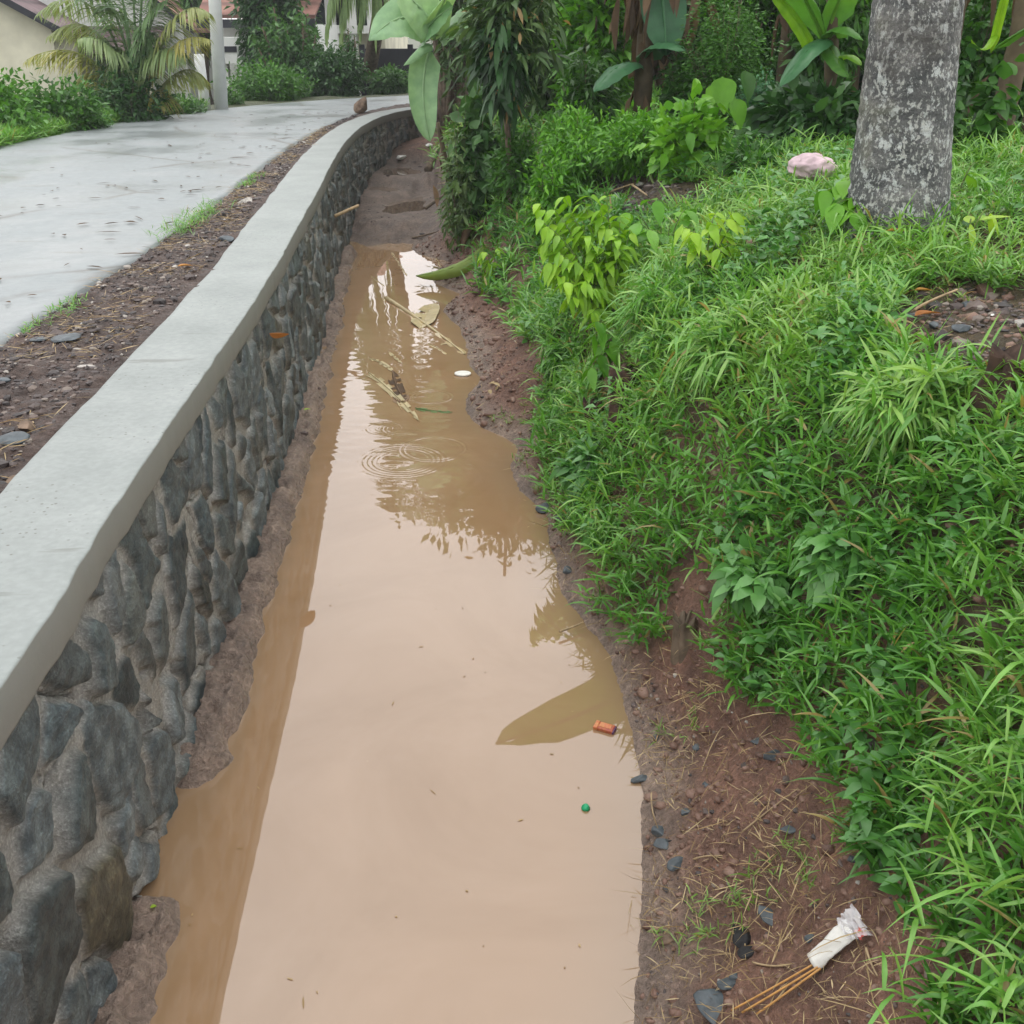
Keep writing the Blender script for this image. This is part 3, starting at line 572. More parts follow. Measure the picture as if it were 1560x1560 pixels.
# ------------------------------------------------------------------ GRASS AND WEEDS ON THE BANK
def sample(x0, x1, y0, y1, dens):
    n = int((x1 - x0) * (y1 - y0) * dens); return rng.uniform(x0, x1, n), rng.uniform(y0, y1, n)
def onbank(x, y, edge=26):
    z = ground(x, y, True); P = np.stack([x, y, z], 1); u, v = proj(P)
    u2 = u + fbm(x * 5, y * 5, 101, 3) * edge * 3; v2 = v + fbm(x * 5, y * 5, 102, 3) * edge * 2
    m = inpoly(u2, v2, GREEN) & (z > .03) & (u < 1800) & (v < 1900) & (wall_d(x, y) < -.3)
    for b in BARE: m &= ~inpoly(u2, v2, b)
    return P, u, v, m
gb = MB()
for (x0, x1, y0, y1, dens, K, Ls, Ll, Lw, ns) in [(.2, 3.6, .6, 3.2, 900, 7, .13, .115, .0125, 4), (-.2, 4.2, 3.2, 5.5, 850, 6, .13, .12, .0135, 3), (-.6, 5.5, 5.5, 8.5, 460, 6, .15, .14, .016, 3), (-1.2, 7, 8.5, 13, 120, 6, .2, .2, .02, 2), (-1.6, 3, 13, 18, 60, 6, .22, .26, .03, 2)]:
    x, y = sample(x0, x1, y0, y1, dens); P, u, v, m = onbank(x, y)
    pat = fbm(x * 1.1, y * 1.1, 111, 3)
    m &= rng.random(len(x)) < np.clip(1.05 - .8 * sm(.02, .25, fbm(x * 1.3 + 5, y * 1.3, 112, 3)), .6, 1)
    P = P[m]; u, v, pat = u[m], v[m], pat[m]
    hgt_ = np.clip(1 + 1.3 * pat, .55, 1.5); short = sm(480, 380, v) * sm(1000, 1150, u)
    rnd = np.clip(.5 + pat * 1.2 + .28 * short + .22 * sm(1350, 1500, u) * sm(500, 700, v) - .15 * sm(900, 1000, u) * sm(1300, 1200, u) * sm(600, 700, v), 0, 1)
    grass_shoots(gb, P, K, Ls * hgt_ * (1 - .45 * short), Ll * (1 - .35 * short), Lw * (1 - .3 * short), (-.35, -.25, 0), rnd, nseg=ns, cols=2 if ns < 4 else 3)
x, y = sample(.2, 5, .6, 8, 260); P, u, v, m = onbank(x, y, 10); m &= vn(x * 1.7 + 4, y * 1.7, 118) > .52; P = P[m]
grass_shoots(gb, P, 7, .2, .17, .011, (-.3, -.2, 0), .78, nseg=4, cols=3, droop=.9)
# sparse tufts over the muddy foreground and slope
x, y = sample(-.6, 1.8, 1.0, 7, 230); z = ground(x, y); P = np.stack([x, y, z], 1); m = (z > .04) & (vn(x * 3.3, y * 3.3, 121) > .6) & (wall_d(x, y) < -.3)
for k in range(3):
    Q = P[m] + np.concatenate([rng.normal(0, .025, (m.sum(), 2)), np.zeros((m.sum(), 1))], 1)
    grass_shoots(gb, Q, 4, .03, .06, .005, (0, 0, 0), .6, kk=.2, nseg=3, droop=.8)
# road-side tufts
def tufts(x, y, Ls, Ll, Lw, rnd, K=6, kk=0):
    z = ground(x, y, True); grass_shoots(gb, np.stack([x, y, z], 1), K, Ls, Ll, Lw, (0, 0, .5), rnd, kk=kk, nseg=3)
y = rng.uniform(3.5, 10.5, 1500); x = road_right_x(y) + rng.normal(.06, .05, 1500); k = (vn(y * 1.6, y * 0, 131) > .6) & (rng.random(1500) < .6) | ((y > 7.2) & (y < 8.2) & (rng.random(1500) < .5)); k &= rng.random(len(k)) < .5; tufts(x[k], y[k], .045, .05, .005, .6)
y = rng.uniform(7, 8.4, 60); x = road_right_x(y) + rng.normal(.03, .08, 60); tufts(x, y, .10, .11, .005, .6, 6)
y = rng.uniform(6, 20, 9000); x = road_left_x(y) - rng.gamma(1.3, .35, 9000) - .02; tufts(x, y, .13 + .1 * vn(x, y, 5), .2, .015, .75 + .2 * fbm(x, y, 3), 6)
tag(gb.build('grass', M['grass']), kind='stuff')
wb = MB()
for (x0, x1, y0, y1, dens, Ll) in [(.1, 3.2, .8, 4.5, 520, .054), (-.4, 3.8, 4.5, 8, 260, .062), (-1, 5, 8, 12, 90, .09)]:
    x, y = sample(x0, x1, y0, y1, dens); P, u, v, m = onbank(x, y)
    m &= (fbm(x * 1.6, y * 1.6, 141, 3) + .22 * sm(1450, 1250, u) * sm(780, 880, v) + .08 * sm(1000, 900, u)) > .045
    weed_stems(wb, P[m], 4, .17, Ll, Ll * .55, .5)
tag(wb.build('weeds', M['weed']), kind='stuff')
# ------------------------------------------------------------------ LITTER: straw on the bank, gravel on the verge (uncountable)
sb = MB()
x, y = sample(.1, 2.2, .9, 5, 1900); z = ground(x, y); u, v = proj(np.stack([x, y, z], 1)); gm = inpoly(u, v, GREEN)
m = (z > .02) & ((~gm) | (rng.random(len(x)) < .12)) & (vn(x * 3, y * 3, 151) > .25); P = np.stack([x, y, z + .010], 1)[m]; N = len(P)
leaves(sb, P, dirs(rng.uniform(0, 6.28, N), rng.normal(.06, .12, N)), rng.gamma(1.8, .024, N) + .012, rng.uniform(.0012, .0036, N), rng.normal(.1, .25, N), rng.normal(0, .6, N), 3, 'lance', .3, rng.random(N), 0, 2)
y = rng.uniform(2.5, 16, 5200); a_, b_ = np.interp(y, WP[:, 1], WP[:, 0]) - .42, road_right_x(y); x = b_ + (a_ - b_) * rng.random(5200); P = np.stack([x, y, ground(x, y) + .01], 1)
P = P[vn(x * 2.5, y * 2.5, 152) > .5]; N = len(P)
leaves(sb, P, dirs(rng.uniform(0, 6.28, N), rng.normal(.08, .12, N)), rng.gamma(2, .03, N) + .015, rng.uniform(.0015, .0045, N), .05, rng.normal(0, .6, N), 3, 'lance', .3, rng.random(N), 0, 2)
x, y = sample(-1, .8, 3.5, 9, 160); z = ground(x, y); m = (z > .01) & (z < .5) & (x > -.6); P = np.stack([x, y, z + .006], 1)[m]; N = len(P)
leaves(sb, P, dirs(rng.uniform(0, 6.28, N), rng.normal(.05, .1, N)), rng.gamma(2, .03, N) + .02, rng.uniform(.002, .005, N), .05, 0, 2, 'lance', .3, rng.random(N), 0, 2)
for (px_, py_, n_) in [(1185, 1345, 150), (1060, 1110, 120), (1020, 1390, 60), (1240, 1395, 90), (1120, 1000, 110), (1330, 1500, 120), (1190, 1235, 90)]:
    q = hit(px_, py_); x = q[0] + rng.normal(0, .09, n_); y = q[1] + rng.normal(0, .09, n_); P = np.stack([x, y, ground(x, y) + .012], 1)
    leaves(sb, P, dirs(rng.uniform(0, 6.28, n_), rng.normal(.12, .25, n_)), rng.gamma(2, .022, n_) + .015, rng.uniform(.0015, .004, n_), rng.normal(.2, .3, n_), rng.normal(0, .6, n_), 4, 'lance', .3, rng.uniform(.5, 1, n_), 0, 2)
tag(SPECKS.build('floating_specks', M['straw']), kind='stuff')
tag(sb.build('straw_litter', M['straw']), kind='stuff')
def pebbles(P, r, rnd, mb):
    bm = bmesh.new(); bmesh.ops.create_icosphere(bm, subdivisions=1, radius=1); B = np.array([v.co[:] for v in bm.verts]); T = np.array([[v.index for v in f.verts] for f in bm.faces]); bm.free()
    N = len(P); s = r[:, None, None] * (rng.uniform(.5, 1.4, (N, 1, 3)) * [1, 1, .6]); V = P[:, None] + B[None] * s * rng.uniform(.75, 1.2, (N, len(B), 1))
    T2 = (T[None] + (np.arange(N) * len(B))[:, None, None]).reshape(-1, 3); mb.add(V.reshape(-1, 3), None, T2, rnd=np.repeat(rnd, len(B)))
pb = MB()
for q_, (a0, a1, b0_, b1_) in enumerate([(.1, 2.6, 6.5, 10.5), (1.5, 3.4, 2.4, 5.2)]):
    x, y = sample(a0, a1, b0_, b1_, 900); z = ground(x, y); u, v = proj(np.stack([x, y, z], 1)); m = inpoly(u, v, BARE[1 - q_]); N = m.sum()
    pebbles(np.stack([x, y, z], 1)[m], rng.gamma(1.5, .007, N) + .003, rng.random(N)**1.6, pb)
n = 9000; y = 2.3 + 15 * rng.random(n)**1.4; a_, b_ = np.interp(y, WP[:, 1], WP[:, 0]) - .41, road_right_x(y); x = b_ + (a_ - b_) * rng.random(n)
pebbles(np.stack([x, y, ground(x, y)], 1), rng.gamma(1.6, .0038, n) + .002, rng.random(n), pb)
x, y = sample(.2, 2, 1, 5, 420); z = ground(x, y); m = (z > .02) & (rng.random(len(x)) < .8); N = m.sum(); pebbles(np.stack([x, y, z], 1)[m], rng.gamma(1.4, .003, N) + .0015, rng.random(N), pb)
x, y = sample(-2, .2, 6, 19, 60); z = ground(x, y); m = (z > .03) & (wall_d(x, y) < -.05) & (z < .8); N = m.sum(); pebbles(np.stack([x, y, z], 1)[m], rng.gamma(1.4, .005, N) + .003, rng.random(N), pb)
cb_ = MB()
x, y = sample(.2, 2.2, 1, 5.5, 900); z = ground(x, y); m = (z > .015) & (vn(x * 4, y * 4, 171) > .3); N = m.sum(); pebbles(np.stack([x, y, z], 1)[m], rng.gamma(1.6, .0045, N) + .003, rng.random(N), cb_)
x, y = sample(-1.4, .6, 5, 13, 420); z = ground(x, y); m = (z > .015) & (z < .8) & (x > np.interp(y, WP[:, 1], WP[:, 0]) + .5); N = m.sum(); pebbles(np.stack([x, y, z], 1)[m], rng.gamma(1.6, .007, N) + .004, rng.random(N), cb_)
y = 2.3 + 16 * rng.random(6000)**1.3; a_, b_ = np.interp(y, WP[:, 1], WP[:, 0]) - .41, road_right_x(y); x = b_ + (a_ - b_) * rng.random(6000); pebbles(np.stack([x, y, ground(x, y)], 1), rng.gamma(1.5, .0045, 6000) + .003, rng.random(6000)**2 * .45, pb)
mc_, ntc, bsc, oc = newmat('soil_clods'); rc_ = ramp(ntc, [(0, (.10, .055, .04)), (.6, (.19, .11, .08)), (1, (.25, .16, .12))], attr(ntc, 'rnd').outputs['Fac']); ntc.links.new(rc_.outputs[0], bsc.inputs['Base Color']); bsc.inputs['Roughness'].default_value = .6; bump(ntc, bsc, noise(ntc, 120, 3).outputs['Fac'], .6, .006)
tag(cb_.build('soil_clods', mc_), kind='stuff')
rl_ = MB(); y = rng.uniform(5, 20, 170); x = road_right_x(y) - rng.gamma(1.2, .8, 170) - .03; N = 170
leaves(rl_, np.stack([x, y, np.full(N, 1.137)], 1), dirs(rng.uniform(0, 6.28, N), 0 * x), rng.gamma(2, .03, N) + .02, rng.uniform(.01, .035, N), .02, 0, 3, 'lance', .3, rng.random(N) * .5, 0, 3); tag(rl_.build('road_leaf_litter', M['dry']), kind='stuff')
m_, nt_, bs, out = newmat('gravel'); r_ = ramp(nt_, [(0, (.035, .03, .03)), (.4, (.075, .055, .05)), (.7, (.13, .095, .08)), (.92, (.22, .19, .16)), (1, (.42, .40, .37))], attr(nt_, 'rnd').outputs['Fac']); nt_.links.new(r_.outputs[0], bs.inputs['Base Color']); bs.inputs['Roughness'].default_value = .6
tag(pb.build('gravel', m_, smooth=False), kind='stuff')
# ------------------------------------------------------------------ RIGHT BANK PLANTS
# coconut trunk with lichen
cb = np.array([1.80, 4.92, 1.42]); root = empty('coconut_palm', cb, 'thick grey coconut palm trunk blotched with white lichen at the top of the bank', 'tree')
zt_ = np.linspace(0, 9.5, 360); th = np.linspace(0, 2 * np.pi, 97)[:-1]
rad = .183 + .095 * np.exp(-zt_ / .32) + .02 * np.exp(-zt_ / 1.2) - .006 * zt_
rad = rad + .006 * np.abs(np.sin(zt_ * 2 * np.pi / .115 + .6 * np.sin(zt_ * 3)))
ctr = np.stack([cb[0] - .035 * zt_ - .006 * zt_**2 + .02 * np.exp(-zt_ / .3), cb[1] + .01 * zt_, cb[2] - .1 + zt_], 1)
rr2 = rad[:, None] * (1 + .05 * fbm(th[None] * 2 + 0 * zt_[:, None], zt_[:, None] * 1.5 + 0 * th, 161, 3)) + fbm(np.cos(th)[None] * 5 + zt_[:, None] * 0 + 9, zt_[:, None] * 14 + np.sin(th) * 5, 162, 4) * .02
rr2 = rr2 + .05 * np.exp(-zt_ / .16)[:, None] * np.clip(np.sin(th * 6 + 1), 0, 1)[None]
V = ctr[:, None] + np.stack([np.cos(th)[None] * rr2, np.sin(th)[None] * rr2, 0 * rr2], -1)
j = np.arange(359)[:, None] * 96; i = np.arange(96)[None]; i2 = (i + 1) % 96
mb = MB(); mb.add(V, np.stack([(j + i).ravel(), (j + i2).ravel(), (j + 96 + i2).ravel(), (j + 96 + i).ravel()], 1))
m_, nt_, bs, out = newmat('lichen_bark'); tcc = nt_.nodes.new('ShaderNodeTexCoord'); mp_ = nt_.nodes.new('ShaderNodeMapping'); mp_.inputs['Scale'].default_value = (1, 1, .75); nt_.links.new(tcc.outputs['Object'], mp_.inputs[0])
n1 = noise(nt_, 19, 7, .74, src=mp_.outputs[0], dist=.2); n2 = noise(nt_, 6, 5, .65); n3 = noise(nt_, 90, 4, .6); n4 = noise(nt_, 60, 4, .6, src=mp_.outputs[0])
b_ = ramp(nt_, [(.3, (.03, .034, .036)), (.5, (.085, .088, .088)), (.72, (.20, .195, .19))], n2.outputs['Fac'])
b_2 = mixc(nt_, .7, b_.outputs[0], ramp(nt_, [(.3, (.55, .55, .55)), (.7, (1.6, 1.6, 1.6))], n3.outputs['Fac']).outputs[0], 'MULTIPLY')
l1 = mixc(nt_, ramp(nt_, [(.55, (0, 0, 0)), (.60, (.9, .9, .9))], n1.outputs['Fac']).outputs[0], b_2, (.50, .53, .52))
l2 = mixc(nt_, ramp(nt_, [(.54, (0, 0, 0)), (.60, (.75, .75, .75))], n4.outputs['Fac']).outputs[0], l1, (.45, .46, .43))
n5 = noise(nt_, 3.1, 3); n6 = noise(nt_, 2.2, 4, dist=1); l3 = mixc(nt_, ramp(nt_, [(.56, (0, 0, 0)), (.72, (.5, .5, .5))], n5.outputs['Fac']).outputs[0], l2, (.10, .11, .04)); l3 = mixc(nt_, ramp(nt_, [(.50, (0, 0, 0)), (.64, (.7, .7, .7))], n6.outputs['Fac']).outputs[0], l3, mixc(nt_, .5, b_2, (.10, .085, .07)))
wv_ = nt_.nodes.new('ShaderNodeTexWave'); wv_.bands_direction = 'Z'; wv_.inputs['Scale'].default_value = 4.3; wv_.inputs['Distortion'].default_value = 2.5; wv_.inputs['Detail'].default_value = 3; nt_.links.new(tcc.outputs['Object'], wv_.inputs[0])
l4 = mixc(nt_, .55, l3, ramp(nt_, [(.0, (.6, .6, .6)), (.2, (1.05, 1.05, 1.05))], wv_.outputs['Fac']).outputs[0], 'MULTIPLY')
nt_.links.new(l4, bs.inputs['Base Color']); bs.inputs['Roughness'].default_value = .85; bump(nt_, bs, n3.outputs['Fac'], .8, .012)
mb.build('trunk', m_, root); mb = MB(); top = ctr[-1]
for k in range(14):
    a = k * 2.4; e = rng.uniform(.1, .9); d = np.array([math.cos(a), math.sin(a), 0]); frond(mb, top, top + d * 1.4 + [0, 0, 1.5 * e + .3], top + d * 3.6 + [0, 0, -1.2 + 1.2 * e], .8, 50, .5, 0., .9, .045)
mb.build('crown', M['palm'], root)
# gouge in the trunk
# banana plants
def stem(mb, a, b, r0, r1, bend=(0, 0, 0), n=14, seg=14, rnd=.5): 
    a, b = np.asarray(a, float), np.asarray(b, float); P = bez(a, (a + b) / 2 + np.asarray(bend), b, n); tube(mb, P, np.linspace(r0, r1, n) * (1 + .08 * rng.normal(size=n)), seg, rnd)
def drys(mb, P, n, L, W, rnd=.5):
    N = n; Q = np.asarray(P) + rng.normal(0, 1, (N, 3)) * [.14, .14, .4]; A = np.stack([rng.normal(0, .35, N), rng.normal(0, .35, N), -np.ones(N)], 1)
    leaves(mb, Q, A, L * rng.uniform(.3, 1.1, N), W * rng.uniform(.3, 1.1, N), rng.uniform(0, .15, N), rng.uniform(-1.5, 1.5, N), 6, 'lance', .6, np.clip(rnd + rng.normal(0, .25, N), 0, 1), 0, 3)
def banana(name, label, px, Y, stems, lvs, dry=0, mat='banana', group=None, z0=None, dryL=.8):
    p = pt(px, 200, Y); gz = float(ground(np.array([p[0]]), np.array([Y]), False)[0]) if z0 is None else z0
    b0 = np.array([p[0], Y, gz]); root = empty(name, b0, label, 'banana plant', group)
    for dx, dy, h, r, lx in stems:
        mb = MB(); s = b0 + [dx, dy, -.05]; stem(mb, s, s + [lx, 0, h], r, r * .6, (.03, 0, 0)); mb.build('trunk', M['pstem'], root)
        if dry:
            mb = MB(); drys(mb, s + [lx * .5, -.05, h * .62], dry, dryL, .11); mb.build('dry_leaves', M['dry'], root)
    for L_ in lvs:
        (x0, y0), (xc, yc), (x1, y1), W = L_[:4]; o = L_[4] if len(L_) > 4 else {}
        dY = o.get('dY', (0, -.2, -.3)); mb = MB()
        banana_leaf(mb, pt(x0, y0, Y + dY[0]), pt(xc, yc, Y + dY[1]), pt(x1, y1, Y + dY[2]), W, o.get('side'), o.get('sag', .5), o.get('torn', 0), o.get('rnd', .5))
        lf = mb.build('leaf', M[o.get('mat', mat)], root)
        if o.get('label'): lf['label'] = o['label']
    return root
banana('banana_plant', 'banana plant with pale green leaves leaning over the far end of the ditch', 694, 12.2, [(0, 0, 1.3, .04, -.2)],
       [((672, 62), (690, 28), (740, 18), .40, {'mat': 'bananapale', 'side': (.3, .6, .8), 'sag': .2}), ((668, 50), (620, -5), (562, 62), .50, {'mat': 'bananapale', 'rnd': .4, 'side': (.3, .6, .8), 'sag': .25}), ((668, 50), (645, 10), (605, -20), .5, {'mat': 'bananapale', 'side': (.4, .5, .8), 'sag': .2, 'rnd': .8}), ((640, 60), (655, 30), (690, 10), .42, {'mat': 'bananapale', 'side': (.3, .5, .9), 'sag': .2, 'rnd': .2}),
        ((662, 60), (655, 20), (700, -30), .34, {'mat': 'bananapale', 'rnd': .7}), ((655, 70), (650, 55), (615, 100), .22, {'mat': 'bananapale', 'sag': 1.0}),
        ((655, 78), (634, 130), (655, 216), .36, {'mat': 'bananapale', 'side': (1, .1, .05), 'sag': .45, 'rnd': .35, 'dY': (0, -.2, -.3)})], dry=4, dryL=.3)
banana('banana_plant', 'banana plant hung with brown dry leaves behind the bright bushes', 975, 11.2, [(0, 0, 2.6, .10, 0), (.3, .3, 2.4, .09, .1)],
       [((1000, -60), (1012, 0), (1015, 85), .5, {'side': (1, .2, 0), 'sag': .3, 'rnd': .3, 'mat': 'teal'}), ((975, 98), (1005, 45), (1045, 78), .34, {'mat': 'teal', 'rnd': .75, 'dY': (0, -.3, -.6)}), ((975, 98), (940, 85), (905, 140), .34, {'mat': 'teal', 'rnd': .7, 'dY': (0, -.3, -.6)}),
        ((985, -80), (900, -190), (860, -60), .5), ((985, -80), (960, -260), (930, -200), .5), ((990, -80), (1080, -200), (1110, -80), .5), ((985, -80), (1000, -260), (1060, -330), .5)], dry=100, dryL=.5)
banana('banana_plant', 'young banana plant with one broad yellow-green leaf left of the coconut trunk', 1262, 8.6, [(0, 0, 1.1, .07, -.1)],
       [((1240, 85), (1225, 30), (1172, -12), .15, {'mat': 'lime', 'rnd': .2, 'dY': (0, -.1, -.2), 'side': (.8, .6, .2)}), ((1262, 60), (1235, 55), (1188, 132), .22, {'mat': 'teal', 'rnd': .8, 'dY': (0, -.3, -.5)}),
        ((1262, 62), (1280, 20), (1315, 62), .24), ((1258, 60), (1275, 90), (1292, 118), .2), ((1262, 95), (1300, 70), (1312, 100), .14, {'mat': 'lime', 'rnd': .1}), ((1262, 50), (1290, -60), (1330, -40), .3), ((1250, -50), (1000, -180), (745, -130), .7, {'dY': (0, -.8, -1.6), 'sag': .3}), ((1255, 60), (1200, -90), (1120, -60), .34)])
banana('banana_plant', 'tall brown banana stems with dry hanging sheaths behind the young banana plant', 1185, 11.5, [(0, 0, 3, .08, 0), (.75, .2, 3, .08, .1)],
       [((1190, -90), (1250, -200), (1330, -110), .5), ((1190, -90), (1130, -230), (1050, -100), .5), ((1190, -90), (1200, -300), (1260, -330), .5)], dry=60, dryL=.45)
banana('banana_plant', 'brown banana stems climbed by heart-leaved vine right of the coconut trunk', 1520, 6.9, [(0, 0, 2.4, .085, .05), (-.25, .35, 2.4, .06, -.02), (.32, .2, 2.4, .10, .05)],
       [((1500, -30), (1510, -60), (1540, -100), .2), ((1525, 30), (1500, 100), (1480, 60), .05, {'mat': 'lime'}), ((1510, 80), (1525, 20), (1545, -60), .06, {'mat': 'lime'}), ((1515, 75), (1550, 50), (1600, 20), .1)], dry=26, dryL=.4)
def cloud(name, label, cat, px, py, Y, r, n, leaf, mat, prof='heart', group=None, **kw):
    c_ = pt(px, py, Y); root = tag_none = None
    mb = MB(); foliage(mb, None, c_ - [0, 0, r[2]], c_, r, n, 10, leaf[0], leaf[1], prof, **kw); return tag(mb.build(name, M[mat], org=c_ - [0, 0, r[2]]), label, cat, group)
VG = 'vines climbing the stems'
cloud('climbing_vine', 'heart-leaved vine hanging on the banana stems right of the coconut trunk', 'vine', 1515, 150, 6.55, (.16, .1, .55), 26, (.10, .085), 'mid', group=VG, down=.5, nseg=4, rnd=.5)
cloud('climbing_vine', 'leafy vine close along the right edge of the coconut trunk', 'vine', 1455, 150, 6.6, (.08, .12, .75), 26, (.085, .07), 'dark', group=VG, down=.5, nseg=4, rnd=.8)
cloud('climbing_vine', 'vine with bright leaves at the far right edge below the banana stems', 'vine', 1553, 260, 6.3, (.1, .1, .3), 14, (.09, .075), 'mid', group=VG, down=.5, nseg=4, rnd=.9)
# undergrowth
UG = 'low bushes behind the grassy bank'
plant('leafy_bush', 'bright fine-leaved bush beside the thin tree, left of the low bushes', 'bush', 820, 935, 155, 9.9, (.085, .024), 'bright', (330, 22), 'lance', UG, depth=.6, rnd=.45)
plant('leafy_bush', 'broad bright green bush below the dry banana leaves', 'bush', 900, 1065, 165, 9.4, (.075, .024), 'bright', (420, 24), 'lance', UG, depth=.6, rnd=.45)
plant('leafy_bush', 'small bright bush at the front of the dirt mound', 'bush', 800, 880, 215, 9.2, (.09, .03), 'bright', (130, 16), 'lance', UG, rnd=.4)
plant('broadleaf_plant', 'yellow-green broad-leaved plant in front of the taro clump', 'plant', 995, 1110, 150, 8.3, (.12, .075), 'bright', (80, 14), 'heart', rnd=.75, nseg=4, spread=.5)
plant('leafy_bush', 'low shaded bush left of the coconut trunk base', 'bush', 1090, 1290, 225, 7.5, (.10, .035), 'mid', (260, 18), 'ovate', UG, depth=.6, rnd=.45)
plant('dark_bush', 'dark broad-leaved bush between taro clump and coconut trunk', 'bush', 1165, 1300, 120, 8.6, (.16, .07), 'dark', (170, 14), 'ovate', depth=.6, rnd=.5, nseg=3)
plant('leafy_bush', 'lush low bush at the foot of the vine-covered stems', 'bush', 1440, 1600, 235, 6.3, (.10, .05), 'mid', (150, 14), 'ovate', UG, rnd=.7, nseg=3)
plant('small_leaf_bush', 'round small-leaved bush right of the big taro leaves', 'bush', 1115, 1200, 105, 9.7, (.04, .02), 'teal', (300, 22), 'ovate', rnd=.6)
plant('feathery_shrub', 'tall feathery shrub with sprays of tiny leaves above the taro', 'shrub', 1035, 1170, -60, 10.4, (.05, .02), 'mid', (420, 26), 'ovate', depth=.7, rnd=.6, flat=.7)
plant('leafy_bush', 'lush bush at the lower left of the thin tree', 'bush', 745, 830, 175, 11.0, (.10, .035), 'mid', (190, 16), 'lance', UG, rnd=.6)
plant('vine_thicket', 'thicket of dark heart-leaved vines between hanging banana leaf and thin tree', 'thicket', 690, 765, 85, 12.0, (.14, .11), 'dark', (150, 12), 'heart', depth=.6, rnd=.8, nseg=4, down=.3)
plant('vine_thicket', 'small-leaved creeper thicket beside the ditch bank', 'thicket', 668, 735, 120, 11.9, (.09, .035), 'olive', (190, 16), 'lance', depth=.8, rnd=.8, down=.4)
plant('grove_shrub', 'mid-green shrub left of the hanging dry banana leaves', 'shrub', 850, 935, 20, 11.5, (.13, .035), 'mid', (260, 16), 'lance', 'shrubs at the grove edge', rnd=.5, depth=.5, down=.3)
plant('grove_shrub', 'leafy shrub between dry banana leaves and feathery shrub', 'shrub', 1010, 1085, 60, 11.0, (.11, .05), 'mid', (200, 14), 'ovate', 'shrubs at the grove edge', rnd=.4, depth=.5)
plant('grove_shrub', 'bright-tipped shrub behind the young banana plant', 'shrub', 1180, 1320, -120, 11.0, (.12, .05), 'mid', (300, 14), 'ovate', 'shrubs at the grove edge', rnd=.6, depth=.6, bot=110)
plant('grove_shrub', 'leafy shrub right behind the coconut trunk', 'shrub', 1420, 1500, -80, 8.4, (.09, .055), 'mid', (240, 14), 'heart', 'shrubs at the grove edge', rnd=.5, depth=.5)
plant('grove_shrub', 'leafy shrub at the top right corner', 'shrub', 1500, 1640, -80, 7.9, (.09, .055), 'mid', (220, 14), 'heart', 'shrubs at the grove edge', rnd=.3, depth=.4)
# taro
tp = pt(1140, 225, 9.3); gz = float(ground(tp[0:1], tp[1:2], False)[0]); root = empty('taro_plant', (tp[0], 9.3, gz), 'clump of large round drooping leaves between lime plant and small-leaved bush', 'plant')
for (x, y, L_, r_) in [(1100, 118, .34, .75), (1135, 108, .3, .45), (1118, 150, .3, .7), (1142, 165, .34, .4), (1160, 175, .36, .3), (1178, 165, .32, .35), (1078, 150, .26, .9), (1090, 130, .22, .95)]:
    L_ *= .78; P = pt(x, y, 9.15 + rng.uniform(-.25, .2)); mb = MB(); leaves(mb, [P], [[rng.normal(0, .25), -.35, -.9]], L_, L_ * .8, .1, rng.normal(0, .3), 12, 'heart', .25, r_, 0, 3)
    tube(mb, bez([tp[0], 9.3, gz], (P + [tp[0], 9.3, gz]) / 2 + [0, 0, .15], P, 8), .008, 6, rnd=.9); mb.build('leaf', M['bright' if r_ > .5 else 'mid'], root)
# thin tree with dead leaves
b0 = pt(777, 262, 10.9); b0[2] = float(ground(b0[0:1], b0[1:2], False)[0]); root = empty('thin_tree', b0, 'thin slender tree with dark mottled leaves and orange dead leaves near the ditch', 'tree')
mb = MB(); path = interp_path([b0 - [0, 0, .05], pt(774, 215, 10.9), pt(770, 150, 10.85), pt(771, 60, 10.8), pt(768, -60, 10.8), pt(765, -150, 10.8)], n=24); tube(mb, path, np.linspace(.035, .018, 24), 9); mb.build('trunk', M['bark'], root)
mb = MB(); foliage(mb, None, path[13], pt(780, 0, 10.8), (.52, .55, .85), 190, 14, .15, .045, 'lance', .6, 3, .5, .03, down=.35); mb.build('crown', M['olive'], root)
mb = MB(); foliage(mb, None, path[10], pt(768, 30, 10.5), (.28, .3, .65), 60, 12, .20, .055, 'lance', .8, 3, .25, .02, down=.6); mb.build('dark_leaves', M['dark'], root)  # longer drooping leaves in the dark leaf colour, in front of the crown
mb = MB(); leaves(mb, [pt(764, 68, 10.5), pt(768, 120, 10.5), pt(752, 128, 10.6)], [[.05, 0, -1], [-.5, 0, -.8], [-.6, 0, -.9]], [.24, .2, .16], [.07, .06, .05], .1, [.3, .5, -.4], 5, 'lance', .5, [.3, .8, .9]); mb.build('dead_leaf', M['orange'], root)
# background shrubs and trees on the right
BG = 'trees forming the dark grove at the back'
bgl = [(745, 19, 220, -330, 'olive', 'tall olive-green tree standing behind the leaning banana plant'), (845, 14.5, 120, -300, 'olive', 'narrow-leaved tree behind the thin tree'), (905, 13, 105, -120, 'bright', 'leafy green tree left of the dry banana clump'), (960, 18, 200, -330, 'mid', 'dark tree rising behind the dry banana clump'),
       (1075, 15.5, 170, -330, 'dark', 'dark tree behind the feathery shrub'), (1150, 13.5, 150, -260, 'mid', 'green tree behind the brown banana stems'), (1260, 12.5, 150, -300, 'dark', 'dark tree directly left of the coconut trunk'), (1390, 12, 170, -280, 'dark', 'dark tree hidden partly by the coconut trunk'),
       (1500, 10.5, 190, -260, 'dark', 'dark tree behind the vine-covered stems'), (1640, 9.5, 200, -260, 'mid', 'green tree at the far right edge'), (730, 27, 150, -160, 'far', 'distant broad tree closing the view over the road bend'), (820, 24, 300, -330, 'mid', 'tall dark tree deep in the grove')]
